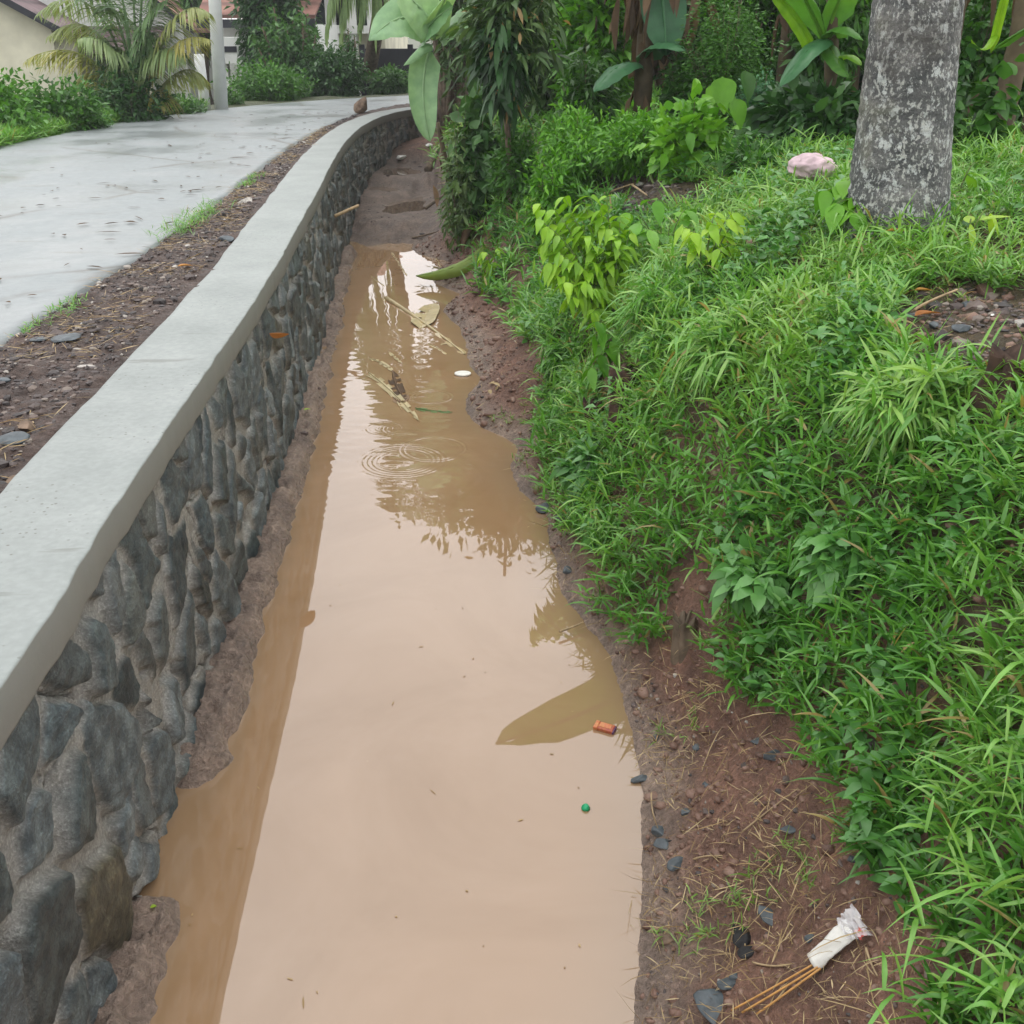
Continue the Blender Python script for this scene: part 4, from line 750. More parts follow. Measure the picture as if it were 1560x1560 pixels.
for (px, Y_, wd, top, bt, mt, lb) in [(690, 20, 210, -470, -300, 'mid', 'tall tree whose crown arches over the road bend'), (810, 16, 220, -360, -150, 'olive', 'tall olive-green tree arching above the thin tree'), (985, 17, 260, -340, -120, 'dark', 'tall dark tree arching above the dry banana clump'), (1170, 14, 260, -300, -100, 'mid', 'tall green tree arching above the feathery shrub')]:
    plant('canopy_tree', lb, 'tree', px - wd / 2, px + wd / 2, top, Y_, (.3, .12), mt, (420, 14), 'ovate', 'tall trees above the grove', stem='trunk', rnd=.45, shell=.7, stemr=.06, bot=bt, spread=.3, nseg=2, zb=None, cols=3)
for i, (px, Y_, wd, top, mt, lb) in enumerate(bgl):
    plant('grove_tree', lb, 'tree', px - wd / 2, px + wd / 2, top, Y_, (.2 if Y_ > 11 else .15, .075), mt, (520, 15), 'ovate', BG, stem='trunk', rnd=.45, shell=.9, stemr=.035, zb=1.3, spread=.3, nseg=2, cols=3)
# ------------------------------------------------------------------ FAR SIDE OF THE ROAD
FB = 'bushes along the far side of the road'
plant('hedge_bush', 'clipped rounded hedge right behind the white pole', 'hedge', 352, 480, 93, 23.6, (.10, .05), 'mid', (1200, 16), 'ovate', FB, zb=.9, depth=1.0, rnd=.6, shell=1.2)
plant('roadside_bush', 'dark bush in the middle between hedge and dark gate', 'bush', 455, 560, 62, 25.5, (.13, .06), 'far', (800, 16), 'ovate', FB, zb=.9, rnd=.3)
plant('roadside_bush', 'low green bush in front of the dark gate', 'bush', 560, 630, 98, 26.5, (.13, .06), 'far', (240, 14), 'ovate', FB, zb=1.0, rnd=.8)
plant('roadside_bush', 'small bush at the right end by the road bend', 'bush', 618, 680, 88, 27.5, (.14, .06), 'far', (240, 14), 'ovate', FB, zb=1.0, rnd=.6)
plant('roadside_bush', 'light green leafy bush at the left edge, taller one', 'bush', -130, 80, 85, 14.8, (.13, .06), 'mid', (900, 18), 'ovate', FB, zb=.6, rnd=.85, shell=1.)
plant('roadside_bush', 'dark leafy bush left of the young palm', 'bush', 20, 160, 112, 16.0, (.13, .06), 'mid', (700, 16), 'ovate', FB, zb=.5, rnd=.5)
plant('roadside_bush', 'low bush between young palm and white pole', 'bush', 225, 325, 140, 19.4, (.12, .05), 'far', (240, 14), 'ovate', FB, zb=.7, rnd=.7)
plant('roadside_bush', 'shadowy bush at the foot of the young palm', 'bush', 130, 260, 100, 17.7, (.13, .05), 'far', (420, 16), 'ovate', FB, zb=.6, rnd=.3)
plant('roadside_bush', 'bush of weeds right at the foot of the white pole', 'bush', 335, 375, 130, 21.5, (.10, .045), 'far', (110, 14), 'ovate', FB, zb=.9, rnd=.9)
TG = 'trees by the houses'
plant('garden_tree', 'bushy tree with open dark crown behind the hedge', 'tree', 375, 475, -120, 27, (.2, .085), 'far', (700, 15), 'ovate', TG, stem='trunk', bot=110, stemr=.06, rnd=.25, zb=.4)
plant('garden_tree', 'lighter green tree right above the hedge', 'tree', 405, 505, 15, 26, (.16, .075), 'far', (480, 14), 'ovate', TG, stem='trunk', bot=112, stemr=.05, rnd=.8, zb=.4)
plant('garden_tree', 'tall sparse tree with sky showing through left of the hanging fronds', 'tree', 425, 505, -160, 30, (.22, .09), 'far', (150, 12), 'ovate', TG, stem='trunk', bot=90, stemr=.06, rnd=.2, zb=.3)
plant('slim_conifer', 'slim dark columnar tree in front of the pale house', 'tree', 527, 556, 38, 26, (.12, .035), 'dark', (150, 14), 'lance', TG, stem='trunk', rnd=.6, zb=1, stemr=.04)
plant('garden_tree', 'broad tree far behind the gate at the road bend', 'tree', 650, 790, -40, 36, (.26, .12), 'far', (420, 12), 'ovate', TG, stem='trunk', bot=110, stemr=.1, rnd=.4, zb=.5)
plant('garden_tree', 'green tree behind the pole and red tiled roof', 'tree', 290, 350, -90, 33, (.24, .11), 'far', (200, 12), 'ovate', TG, stem='trunk', bot=20, stemr=.1, rnd=.7, zb=.3)
# young palm
b0 = pt(200, 190, 18.2); b0[2] = .75; root = empty('young_palm', b0, 'young palm with arching green and yellowing fronds left of the white pole', 'palm')
mb = MB(); stem(mb, b0, pt(212, 120, 18.2), .2, .12); mb.build('trunk', M['bark'], root)
def px3(q, Y): return pt(q[0], q[1], Y)
for (a, c_, e, L_, kk, r_, hg) in [((195, 160), (130, 40), (40, 92), .75, .75, .9, .9), ((198, 150), (150, -10), (75, 55), .7, .45, .8, .9), ((200, 140), (150, -60), (60, 20), .8, .3, .6, .9), ((222, 150), (255, 40), (318, 60), .6, .85, .9, 1.0), ((225, 140), (262, -20), (318, 20), .7, .5, .7, .9),
        ((225, 160), (285, 75), (312, 125), .6, .5, .8, .9), ((205, 140), (190, -60), (150, -70), .9, 0, .6, .6), ((210, 140), (215, -90), (235, -120), .9, 0, .45, .5), ((212, 140), (240, -80), (280, -40), .8, .1, .6, .8), ((207, 145), (200, 0), (150, 10), .8, .05, .8, .9),
        ((210, 145), (225, 10), (255, 0), .8, .05, .5, .9), ((205, 150), (185, 60), (160, 70), .7, .1, .6, 1.1), ((212, 150), (230, 50), (250, 80), .7, .2, .4, 1.1), ((205, 150), (190, 20), (185, -10), .8, 0, .3, .7), ((195, 165), (150, 90), (120, 120), .6, .8, .7, 1.0), ((203, 140), (180, -40), (120, -10), .8, 0, .7, .8), ((208, 140), (205, -60), (190, -90), .8, 0, .8, .5), ((215, 140), (235, -60), (262, -60), .8, 0, .3, .6), ((212, 145), (225, 20), (225, 60), .7, .05, .5, 1.1), ((206, 145), (190, 30), (170, 110), .7, .15, .7, 1.1), ((214, 150), (240, 40), (285, 90), .7, .2, .5, 1.0), ((204, 145), (170, 40), (120, 60), .7, .2, .9, 1.0), ((222, 165), (250, 110), (245, 165), .5, .9, .4, 1.0)]:
    dy = rng.uniform(-.6, .6); mb = MB(); frond(mb, pt(*a, 18.2), pt(*c_, 18.2 + dy / 2), pt(*e, 18.2 + dy), L_ * .8, 60, r_, kk * .9, hg * .8, .03)
    f_ = mb.build('frond', M['palm'], root)
    if kk > .7: f_['label'] = 'yellow drying frond'
# hanging coconut fronds over the far road
b0 = pt(560, 170, 30); b0[2] = 1.0; root = empty('coconut_palm', b0, 'coconut palm with fronds hanging over the pale house near the top edge', 'tree')
tp_ = pt(585, -390, 23); mb = MB(); tube(mb, interp_path([b0, (b0 + tp_) / 2 + [.3, 0, 0], tp_], n=20), np.linspace(.2, .13, 20), 10); mb.build('trunk', M['bark'], root)
for (c_, e) in [((530, -70), (497, 45)), ((545, -50), (520, 50)), ((560, -40), (548, 40)), ((580, -50), (572, 55)), ((560, -300), (520, -150)), ((640, -450), (720, -400)), ((600, -420), (660, -520)), ((560, -400), (540, -480)), ((520, -120), (490, -60)), ((600, -140), (660, -110)), ((560, -140), (540, -170)), ((540, -80), (505, 5))]:
    mb = MB(); frond(mb, tp_, pt(c_[0], c_[1] - 170, 22.5), pt(*e, 22.5), 1.0, 60, .7, .12, 1.0, .05); mb.build('frond', M['palm'], root)
# utility pole
b0 = pt(336, 168, 20.3); b0[2] = .95; tp_ = pt(312, -260, 20.3); root = empty('utility_pole', b0, 'white concrete utility pole leaning slightly beside the road', 'pole')
mb = MB(); tube(mb, [b0 - [0, 0, .2], b0 * .5 + tp_ * .5, tp_], [.125, .108, .092], 20); mb.build('shaft', M['concrete'], root)
mb = MB(); tube(mb, [b0 + [-.3, .1, -.1], b0 + [-.31, .1, 1.1]], [.1, .09], 14); mb.build('stump_post', M['concrete'], root)
# houses
M['wallw'] = plain('white_wall', (.66, .68, .66), .9, .12, 1.5, bmp=.1); M['wallc'] = plain('cream_wall', (.62, .60, .48), .9, .18, 1.5, bmp=.1)
def tilemat(name, a, b):
    m, nt, bs, out = newmat(name); tcc = nt.nodes.new('ShaderNodeTexCoord'); w_ = nt.nodes.new('ShaderNodeTexWave'); w_.inputs['Scale'].default_value = 1.1; w_.inputs['Distortion'].default_value = .3
    w_.bands_direction = 'Z'; nt.links.new(tcc.outputs['Object'], w_.inputs[0]); n = noise(nt, 2.5, 5); r = ramp(nt, [(.3, a), (.7, b)], n.outputs['Fac'])
    nt.links.new(mixc(nt, .8, r.outputs[0], ramp(nt, [(.0, (.5, .5, .5)), (.35, (1.15, 1.15, 1.15))], w_.outputs['Fac']).outputs[0], 'MULTIPLY'), bs.inputs['Base Color']); bs.inputs['Roughness'].default_value = .8; return m
M['tilep'] = tilemat('purple_brown_tiles', (.085, .055, .06), (.15, .10, .105)); M['tiler'] = tilemat('red_brown_tiles', (.14, .06, .045), (.26, .14, .11))
M['dark_paint'] = plain('dark_paint', (.02, .022, .03), .6, .2, 5); M['redtrim'] = plain('red_trim', (.30, .05, .04), .7, .2, 5); M['glass'] = plain('window_dark', (.02, .03, .035), .15, .2, 2, bmp=0)
def slab(mb, P, t):
    """thick polygon: P points of the top face, t thickness vector"""
    P = np.asarray(P, float); n = len(P); V = np.concatenate([P, P + np.asarray(t)])
    if n == 4: Q = [[0, 1, 2, 3], [7, 6, 5, 4]] + [[i, i + n, (i + 1) % n + n, (i + 1) % n] for i in range(n)]; mb.add(V, Q)
    else: mb.add(V, [[i, i + n, (i + 1) % n + n, (i + 1) % n] for i in range(n)], [[0, 1, 2], [5, 4, 3]])
def box(mb, c, s, rz=0):
    c = np.asarray(c, float); x, y, z = np.asarray(s, float) / 2; V = np.array([[a, b, d] for d in (-z, z) for a, b in ((-x, -y), (x, -y), (x, y), (-x, y))])
    cr_, sr_ = math.cos(rz), math.sin(rz); V = V @ np.array([[cr_, sr_, 0], [-sr_, cr_, 0], [0, 0, 1]]); mb.add(V + c, [[3, 2, 1, 0], [4, 5, 6, 7], [0, 1, 5, 4], [1, 2, 6, 5], [2, 3, 7, 6], [3, 0, 4, 7]])
def house(name, label, org, rz, w_, d_, zeave, zridge, wallm, roofm, zg=-1.2, over=.35, trim=None, wins=(), ridge='y'):
    """w_ along local x, d_ along local y; ridge runs along local y; gable faces -y"""
    org = np.asarray(org, float); root = empty(name, (org[0], org[1], zg), label, 'house', 'houses across the road'); cr_, sr_ = math.cos(rz), math.sin(rz)
    L = lambda x, y, z: np.array([org[0] + x * cr_ - y * sr_, org[1] + x * sr_ + y * cr_, z])
    mb = MB(); h = w_ / 2
    V = [L(-h, 0, zg), L(h, 0, zg), L(h, 0, zeave), L(0, 0, zridge), L(-h, 0, zeave), L(-h, d_, zg), L(h, d_, zg), L(h, d_, zeave), L(0, d_, zridge), L(-h, d_, zeave)]
    mb.add(V, [[0, 1, 2, 4], [6, 5, 9, 7], [1, 6, 7, 2], [5, 0, 4, 9]], [[4, 2, 3], [7, 9, 8]]); mb.build('wall', M[wallm], root, smooth=False)
    sl = (zridge - zeave) / h; e = over
    for s in (-1, 1):
        mb = MB(); P = [L(0, -e, zridge + .06), L(s * (h + e), -e, zeave - sl * e + .06), L(s * (h + e), d_ + e, zeave - sl * e + .06), L(0, d_ + e, zridge + .06)]; slab(mb, P, (0, 0, .07)); mb.build('roof', M[roofm], root, smooth=False)
        mb = MB(); slab(mb, [L(0, -e - .03, zridge + .02), L(s * (h + e), -e - .03, zeave - sl * e + .02), L(s * (h + e), -e - .003, zeave - sl * e + .02), L(0, -e - .003, zridge + .02)], (0, 0, .16)); mb.build('bargeboard', M[trim or 'dark_paint'], root, smooth=False)
    for (fx, x, z, a, b, fm) in wins:
        f0 = (lambda q, zz, dy: L(q, -dy, zz)) if fx == 'f' else (lambda q, zz, dy: L(h + dy, q, zz))
        mb = MB(); slab(mb, [f0(x - a / 2, z - b / 2, .06), f0(x + a / 2, z - b / 2, .06), f0(x + a / 2, z + b / 2, .06), f0(x - a / 2, z + b / 2, .06)], (f0(0, 0, -.02) - f0(0, 0, .06))); fr = mb.build('window', M[fm], root, smooth=False)
        mb = MB(); a2, b2 = a - .16, b - .16; slab(mb, [f0(x - a2 / 2, z - b2 / 2, .075), f0(x + a2 / 2, z - b2 / 2, .075), f0(x + a2 / 2, z + b2 / 2, .075), f0(x - a2 / 2, z + b2 / 2, .075)], (f0(0, 0, .05) - f0(0, 0, .075))); mb.build('pane', M['glass'], fr, smooth=False)
    return root, L
ea = pt(66, 52, 24)
house('tiled_house', 'cream gabled house with purple-brown tiled roof at the upper left corner', (ea[0] - 4.0, 24.3, 0), R(14), 7.6, 9.5, ea[2] + .1, ea[2] + 2.3, 'wallc', 'tilep', wins=[('f', 1.6, .4, 1.2, 1.3, 'wallw')])
eb = pt(283, 30, 30); root, L = house('tiled_house', 'white gabled house with red eave behind the young palm', (eb[0] - 3.1, 30.5, 0), R(4), 5.6, 6, eb[2] - .1, eb[2] + 2.1, 'wallw', 'tiler', wins=[('f', 1.2, .5, 1.2, 1.4, 'wallc')])
mb = MB(); slab(mb, [L(-2.6, -1.6, eb[2] - .9), L(2.2, -1.6, eb[2] - .9), L(2.6, -.02, eb[2] - .25), L(-2.6, -.02, eb[2] - .25)], (0, 0, .1)); mb.build('porch_roof', M['tilep'], root, smooth=False)
for q in (-2.3, 0, 2.0):
    mb = MB(); box(mb, L(q, -1.4, (eb[2] - .9 - 1.2) / 2), (.28, .28, eb[2] - .95 + 1.2), R(4)); mb.build('column', M['wallc'], root, smooth=False)
# carport house
ec = pt(362, 28, 29); root = empty('tiled_house', (ec[0], 30, -1.2), 'red-tiled house with white concrete canopy over a dark porch beside the pole', 'house', 'houses across the road')
x0, x1 = pt(300, 30, 29)[0], pt(480, 30, 29)[0]; ze = ec[2]
mb = MB(); slab(mb, [[x0, 29, ze], [x1, 29, ze], [x1 + .3, 34, ze + 2.4], [x0, 34, ze + 2.4]], (0, 0, .08)); slab(mb, [[x0, 39, ze], [x0, 34.01, ze + 2.4], [x1, 34.01, ze + 2.4], [x1, 39, ze]], (0, 0, .08)); mb.build('roof', M['tiler'], root, smooth=False)
mb = MB(); box(mb, [(x0 + x1) / 2, 34.5, (ze - 1.3) / 2 - .02], (x1 - x0 - .6, 8.4, ze + 1.1)); mb.build('wall', M['wallw'], root, smooth=False)
mb = MB(); box(mb, [(x0 + x1) / 2, 28.96, ze - .12], (x1 - x0, .06, .2)); mb.build('fascia', M['dark_paint'], root, smooth=False)
ca, cb_ = pt(320, 57, 27), pt(440, 97, 27); mb = MB(); box(mb, [(ca[0] + cb_[0]) / 2, 28.6, (ca[2] + cb_[2]) / 2], (cb_[0] - ca[0], 3.2, ca[2] - cb_[2])); mb.build('canopy', M['wallw'], root, smooth=False)
for q in (.1, .9):
    mb = MB(); box(mb, [ca[0] + (cb_[0] - ca[0]) * q, 27.3, (cb_[2] - 1.2) / 2], (.22, .22, cb_[2] + 1.2)); mb.build('column', M['wallw'], root, smooth=False)
mb = MB(); box(mb, [(ca[0] + cb_[0]) / 2, 30.1, (cb_[2] - 1.2) / 2], (cb_[0] - ca[0] - .3, .3, cb_[2] + 1.1)); mb.build('porch_shade_panel', M['dark_paint'], root, smooth=False)  # dark panel standing in for the shade of the open porch under the canopy
mb = MB(); box(mb, pt(343, 75, 26.985), (.55, .03, .13)); mb.build('vent', M['dark_paint'], root, smooth=False)
# pale house with columns
x0, x1 = pt(468, 30, 36)[0], pt(585, 30, 36)[0]; z0, z1 = -1, pt(500, -40, 36)[2]
root = empty('columned_house', ((x0 + x1) / 2, 38, -1), 'pale two-storey house with white columns behind the hanging palm fronds', 'house', 'houses across the road')
mb = MB(); box(mb, [(x0 + x1) / 2, 40, (z0 + z1) / 2], (x1 - x0, 8, z1 - z0)); mb.build('wall', M['wallc'], root, smooth=False)
mb = MB(); slab(mb, [[x0 - .5, 35, z1], [x1 + .5, 35, z1], [x1 - 1, 40, z1 + 2], [x0 + 1, 40, z1 + 2]], (0, 0, .12)); slab(mb, [[x0 - .5, 45, z1], [x0 + 1, 40.01, z1 + 2], [x1 - 1, 40.01, z1 + 2], [x1 + .5, 45, z1]], (0, 0, .12)); mb.build('roof', M['tiler'], root, smooth=False)
mb = MB(); box(mb, [(x0 + x1) / 2, 35.3, pt(500, 45, 35)[2]], (x1 - x0, 1.4, .22)); mb.build('balcony', M['wallw'], root, smooth=False)
for q in (.12, .38, .64, .9):
    mb = MB(); box(mb, [x0 + (x1 - x0) * q, 34.9, (z0 + z1) / 2], (.28, .28, z1 - z0)); mb.build('column', M['wallw'], root, smooth=False)
for q in (.25, .5, .77):
    mb = MB(); box(mb, [x0 + (x1 - x0) * q, 35.98, pt(500, 15, 36)[2]], (1.1, .08, 1.2)); fr = mb.build('window', M['wallw'], root, smooth=False); mb = MB(); box(mb, [x0 + (x1 - x0) * q, 35.93, pt(500, 15, 36)[2]], (.9, .03, 1.0)); mb.build('pane', M['glass'], fr, smooth=False)
# dark gate
g0, g1 = pt(552, 74, 29.5), pt(700, 140, 29.5); zt2 = g0[2]; root = empty('dark_gate', ((g0[0] + g1[0]) / 2, 29.5, .9), 'dark blue-black sheet metal gate at the road bend', 'gate')
mb = MB(); box(mb, [(g0[0] + g1[0]) / 2, 29.5, (zt2 + .8) / 2], (g1[0] - g0[0], .06, zt2 - .8)); mb.build('panel', M['dark_paint'], root, smooth=False)
for q in (0, .5, 1):
    mb = MB(); box(mb, [g0[0] + (g1[0] - g0[0]) * q, 29.45, (zt2 + .9) / 2], (.14, .14, zt2 - .7)); mb.build('post', M['dark_paint'], root, smooth=False)
# ------------------------------------------------------------------ SAPLINGS ON THE BANK
def sapling(name, label, cat, px, py, dz, tips, L_, W_, nper, mat='lime', rnd=.5, droop=.7, prof='ovate'):
    b = hit(px, py); root = empty(name, b, label, cat); mS, mL = MB(), MB()
    for (tx, ty, dy) in tips:
        e = pt(tx, ty, b[1] + dy); m = (b + e) / 2 + [0, 0, .12 + .1 * rng.random()]; C = bez(b, m, e, 14); tube(mS, C, np.linspace(.006, .0015, 14), 5)
        i = np.linspace(5, 13, nper).astype(int); P = np.repeat(C[i], 2, 0); T = nrm(np.repeat(np.gradient(C, axis=0)[i], 2, 0)); S = np.cross(T, [0, 0, 1.]) * np.tile([1, -1], nper)[:, None]
        A = S * .9 + T * .5 + rng.normal(0, .15, T.shape); A[:, 2] -= .5
        leaves(mL, P, A, L_ * rng.uniform(.7, 1.15, len(P)), W_ * rng.uniform(.8, 1.1, len(P)), droop * rng.uniform(.5, 1.2, len(P)), rng.normal(0, .4, len(P)), 6, prof, .2, np.clip(rnd + rng.normal(0, .2, len(P)), 0, 1), 0, 3)
    mL.build('leaves', M[mat], root); mS.build('stem', M['stem'], root); return root
sapling('lime_sapling', 'bushy sapling with drooping lime-green leaflets overhanging the bank edge', 'sapling', 935, 520, 0, [(820, 310, .1), (835, 345, 0), (850, 385, -.1), (870, 330, .2), (880, 400, -.1), (895, 360, 0), (850, 420, -.15), (905, 440, -.2), (920, 380, 0), (830, 372, 0), (930, 340, .1), (870, 455, -.25), (900, 480, -.3), (890, 310, .2), (945, 330, .2), (860, 300, .2), (900, 300, .2), (925, 300, .2), (960, 350, .1), (945, 380, 0), (838, 400, -.1), (860, 372, 0), (885, 345, .1), (905, 400, -.1), (915, 320, .1), (845, 320, .1), (862, 430, -.2), (888, 430, -.2), (940, 360, 0), (825, 335, 0)], .10, .05, 9, rnd=.3)
sapling('lime_sapling', 'sparse sapling with few large lime leaflets right of the bushy one', 'sapling', 1070, 440, 0, [(1040, 345, 0), (1085, 340, 0), (1130, 330, .1), (1115, 325, .1), (1120, 375, 0), (1055, 355, -.1), (1090, 325, .05), (1100, 385, -.1)], .085, .048, 4, rnd=.6)
sapling('lime_sapling', 'tiny lime sapling hanging over the red soil near the fallen leaf', 'sapling', 752, 430, 0, [(735, 385, 0), (742, 405, -.05), (755, 380, 0), (740, 425, -.1), (736, 445, -.1)], .11, .05, 4, rnd=.5)
sapling('lime_sapling', 'lime sapling with narrow upright leaves at the grassy ditch edge', 'sapling', 830, 345, 0, [(805, 300, 0), (820, 295, 0), (812, 320, -.1), (835, 310, 0)], .13, .04, 4, rnd=.3)
sapling('broadleaf_seedling', 'seedling with broad glossy green leaves beside the lime sapling', 'seedling', 1010, 420, 0, [(975, 340, 0), (1000, 305, 0), (1025, 325, .1), (990, 350, -.1), (1045, 320, 0), (960, 325, .1)], .17, .085, 2, 'bright', .7, .3)
sapling('leafy_weed', 'leafy green weed at the foot of the coconut trunk', 'weed', 1318, 362, 0, [(1260, 290, 0), (1290, 275, 0), (1320, 272, 0), (1350, 285, 0), (1365, 305, 0), (1300, 300, -.1), (1275, 310, -.1), (1340, 320, -.15), (1300, 325, -.2)], .12, .085, 3, 'bright', .85, .5)
sapling('yellow_sprout', 'pale yellow-green sprout right of the coconut trunk', 'sprout', 1470, 385, 0, [(1510, 325, 0), (1475, 355, 0)], .13, .045, 2, 'lime', .9, .1)
sapling('broadleaf_seedling', 'single bright leaf on a stalk right of the coconut trunk', 'seedling', 1455, 310, 0, [(1490, 250, 0)], .15, .09, 1, 'bright', 1, .6)
sapling('dark_leafy_weed', 'dark leafy weed hanging below the lime sapling', 'weed', 940, 560, 0, [(905, 510, -.1), (915, 540, -.15), (900, 560, -.2), (930, 520, -.1), (910, 490, -.1)], .10, .055, 3, 'bright', .5, .5)
def clump(label, px, py, r, n, leaf, mat, prof='lance', rnd=.6):
    b = hit(px, py); root = empty('weed_clump', b, label, 'weeds', 'taller weed clumps on the bank'); mL, mS = MB(), MB()
    foliage(mL, mS, b, b + [0, 0, r[2]], r, n, 14, leaf[0], leaf[1], prof, .8, 3, rnd, .02, .5, .003, .25); mL.build('foliage', M[mat], root); mS.build('stem', M['stem'], root)
clump('arching weed clump right of the bushy lime sapling', 1010, 500, (.22, .25, .17), 110, (.13, .014), 'grass', 'grass', .6)
clump('weed clump overhanging the red soil left of the rotten stumps', 860, 560, (.16, .2, .13), 70, (.12, .014), 'grass', 'grass', .5)
clump('tall grassy clump under the sparse lime sapling', 1110, 560, (.25, .25, .15), 120, (.13, .015), 'grass', 'grass', .75)
clump('dark weedy clump at the ditch edge below the stumps', 905, 730, (.14, .16, .1), 70, (.09, .03), 'weed', 'ovate', .6)
clump('broad-leaved weed clump above the muddy slope', 1170, 900, (.16, .16, .09), 60, (.075, .045), 'weed', 'ovate', .8)
clump('broad-leaved weed clump in the middle of the grassy bank', 1290, 870, (.15, .15, .09), 50, (.08, .045), 'weed', 'ovate', .9)
clump('grassy clump in front of the burnt patch', 1400, 640, (.25, .2, .12), 100, (.13, .015), 'grass', 'grass', .85)
# dead dark leaves hanging
mb = MB(); P = pt(1066, 420, hit(1066, 440)[1] - .05); leaves(mb, [P, P + [.05, 0, -.06]], [[0, 0, -1], [.1, 0, -1]], [.1, .12], [.03, .025], .1, [.3, -.7], 5, 'lance', .6, [.1, .5]); tag(mb.build('withered_leaf', M['dry'], org=P), 'withered dark brown leaf hanging under the sparse lime sapling', 'leaf')
# stumps and roots in the bank
M['rotten'] = plain('rotten_wood', (.055, .032, .022), .85, .5, 25, bmp=1.0)
def stump(label, px, py, h, r, lean=(0, 0), mat='rotten'):
    b = hit(px, py); n = 26; th = np.linspace(0, 2 * np.pi, 41)[:-1]; z = np.linspace(-.1, h, n)
    rr = r * (1.25 - .35 * sm(-.1, h * .6, z))[:, None] * (1 + .3 * fbm(np.cos(th)[None] * 3 + 0 * z[:, None] + px, np.sin(th)[None] * 3 + z[:, None] * 1.5, 5, 4) + .25 * np.abs(np.sin(th * 3.5 + px))[None])
    V = np.stack([b[0] + lean[0] * z[:, None] + np.cos(th) * rr, b[1] + lean[1] * z[:, None] + np.sin(th) * rr, b[2] + z[:, None] + 0 * rr + (z[:, None] > h - .03) * fbm(th[None] * 2 + 0 * z[:, None], 0 * rr, 9, 3) * .12], -1)
    j = np.arange(n - 1)[:, None] * 40; i = np.arange(40)[None]; i2 = (i + 1) % 40; V = np.concatenate([V.reshape(-1, 3), [V[-1].mean(0) - [0, 0, .05]]]); a = (n - 1) * 40 + np.arange(40)
    mb = MB(); mb.add(V, np.stack([(j + i).ravel(), (j + i2).ravel(), (j + 40 + i2).ravel(), (j + 40 + i).ravel()], 1), np.stack([a, (n - 1) * 40 + (np.arange(40) + 1) % 40, np.full(40, n * 40)], 1))
    tag(mb.build('rotten_stump', M[mat], org=b), label, 'stump')
stump('dark rotten stump under the bushy lime sapling', 955, 640, .24, .07, (-.05, .35)); stump('brown rotten stump left of the dark one', 908, 655, .15, .05, (-.15, .1)); stump('weathered stump at the lower edge of the grass', 1045, 968, .07, .045, (-.1, .2), 'bark')
stump('dark root mass at the right edge by the burnt patch', 1562, 590, .10, .11)
# ------------------------------------------------------------------ STONES
BS = 'dark slate stones on the muddy bank'
for (x, y, s, lb, fl) in [(1175, 1166, 30, 'dark slate stone just below the grass line', .5), (1204, 1268, 26, 'slate stone right of the middle of the muddy slope', .5), (1172, 1398, 36, 'flat blue-grey stone beside the charred patch', .35), (1010, 1295, 30, 'slate stone at the water edge, upper of the trio', .4),
        (1003, 1274, 26, 'pointed slate stone touching the water', .5), (1030, 1326, 28, 'slate stone at the water edge, lowest of the trio', .4), (1046, 1240, 24, 'slate stone beside the long grass blades', .4), (975, 1190, 24, 'pale grey stone at the water edge below the floating packet', .5),
        (1092, 1542, 66, 'large dark slate slab at the bottom edge of the picture', .25), (1108, 1506, 26, 'small blue-grey stone right above the large slab', .5), (1000, 1131, 15, 'small round black pebble near the water', .6), (1062, 1136, 16, 'black pebble among straw in the upper mud', .6),
        (1150, 1136, 20, 'slate pebble left of the dry leaf heap', .5), (1298, 1318, 22, 'slate stone at the edge of the lower grass', .5), (1232, 1440, 18, 'small dark stone left of the white wrapper', .6), (830, 776, 26, 'dark stone where reeds meet the narrow water edge', .6),
        (858, 790, 22, 'dark stone right beside the reddish root', .6), (864, 876, 20, 'grey stone under weeds by the water', .5), (1075, 1205, 14, 'tiny slate pebble in the straw', .6), (1120, 1495, 16, 'small stone left of the bamboo sticks', .5), (1015, 1440, 30, 'brownish flat chip near the water at the bottom', .3)]:
    rock('slate_stone', x, y, s, lb, BS, 'brownstone' if 'brownish' in lb else 'slate', fl)
VS = 'loose stones on the dirt verge'
for (x, y, s, lb, mt, fl) in [(18, 678, 44, 'large dark blue-grey stone at the left edge of the verge', 'slate', .5), (42, 655, 34, 'brown stone behind the large dark one', 'brownstone', .5), (22, 728, 42, 'tan flat stone below the large dark one', 'brownstone', .35), (100, 520, 40, 'flat grey stone in the middle of the verge', 'slate', .25),
        (128, 590, 34, 'dark stone half sunk in the verge', 'slate', .25), (5, 580, 20, 'dark clod at the left picture edge', 'slate', .5), (60, 520, 24, 'grey chip near the road edge', 'slate', .3), (345, 365, 20, 'dark stone close to the coping halfway up', 'slate', .5)]:
    rock('verge_stone', x, y, s, lb, VS, mt, fl)
for (x, y, s, lb, mt, as_) in [(552, 170, 26, 'upright reddish stone on the verge at the far end of the wall', 'brownstone', 1.0), (597, 168, 22, 'rounded grey stone on the verge beyond the upright one', 'slate', 1.1)]:
    rock('boulder', x, y, s, lb, 'boulders at the far end', mt, 1.2 if 'upright' in lb else .7, 'boulder', un(x, y + 4, 1.12), .12, as_)
M['white'] = plain('white_litter', (.7, .7, .66), .6, .1, 20); M['plaster'] = plain('plaster_white', (.36, .34, .31), .8, .4, 40); M['pink'] = plain('pink_cloth', (.52, .40, .43), .85, .25, 12, bmp=.5)
PG = 'pale scraps lying about'
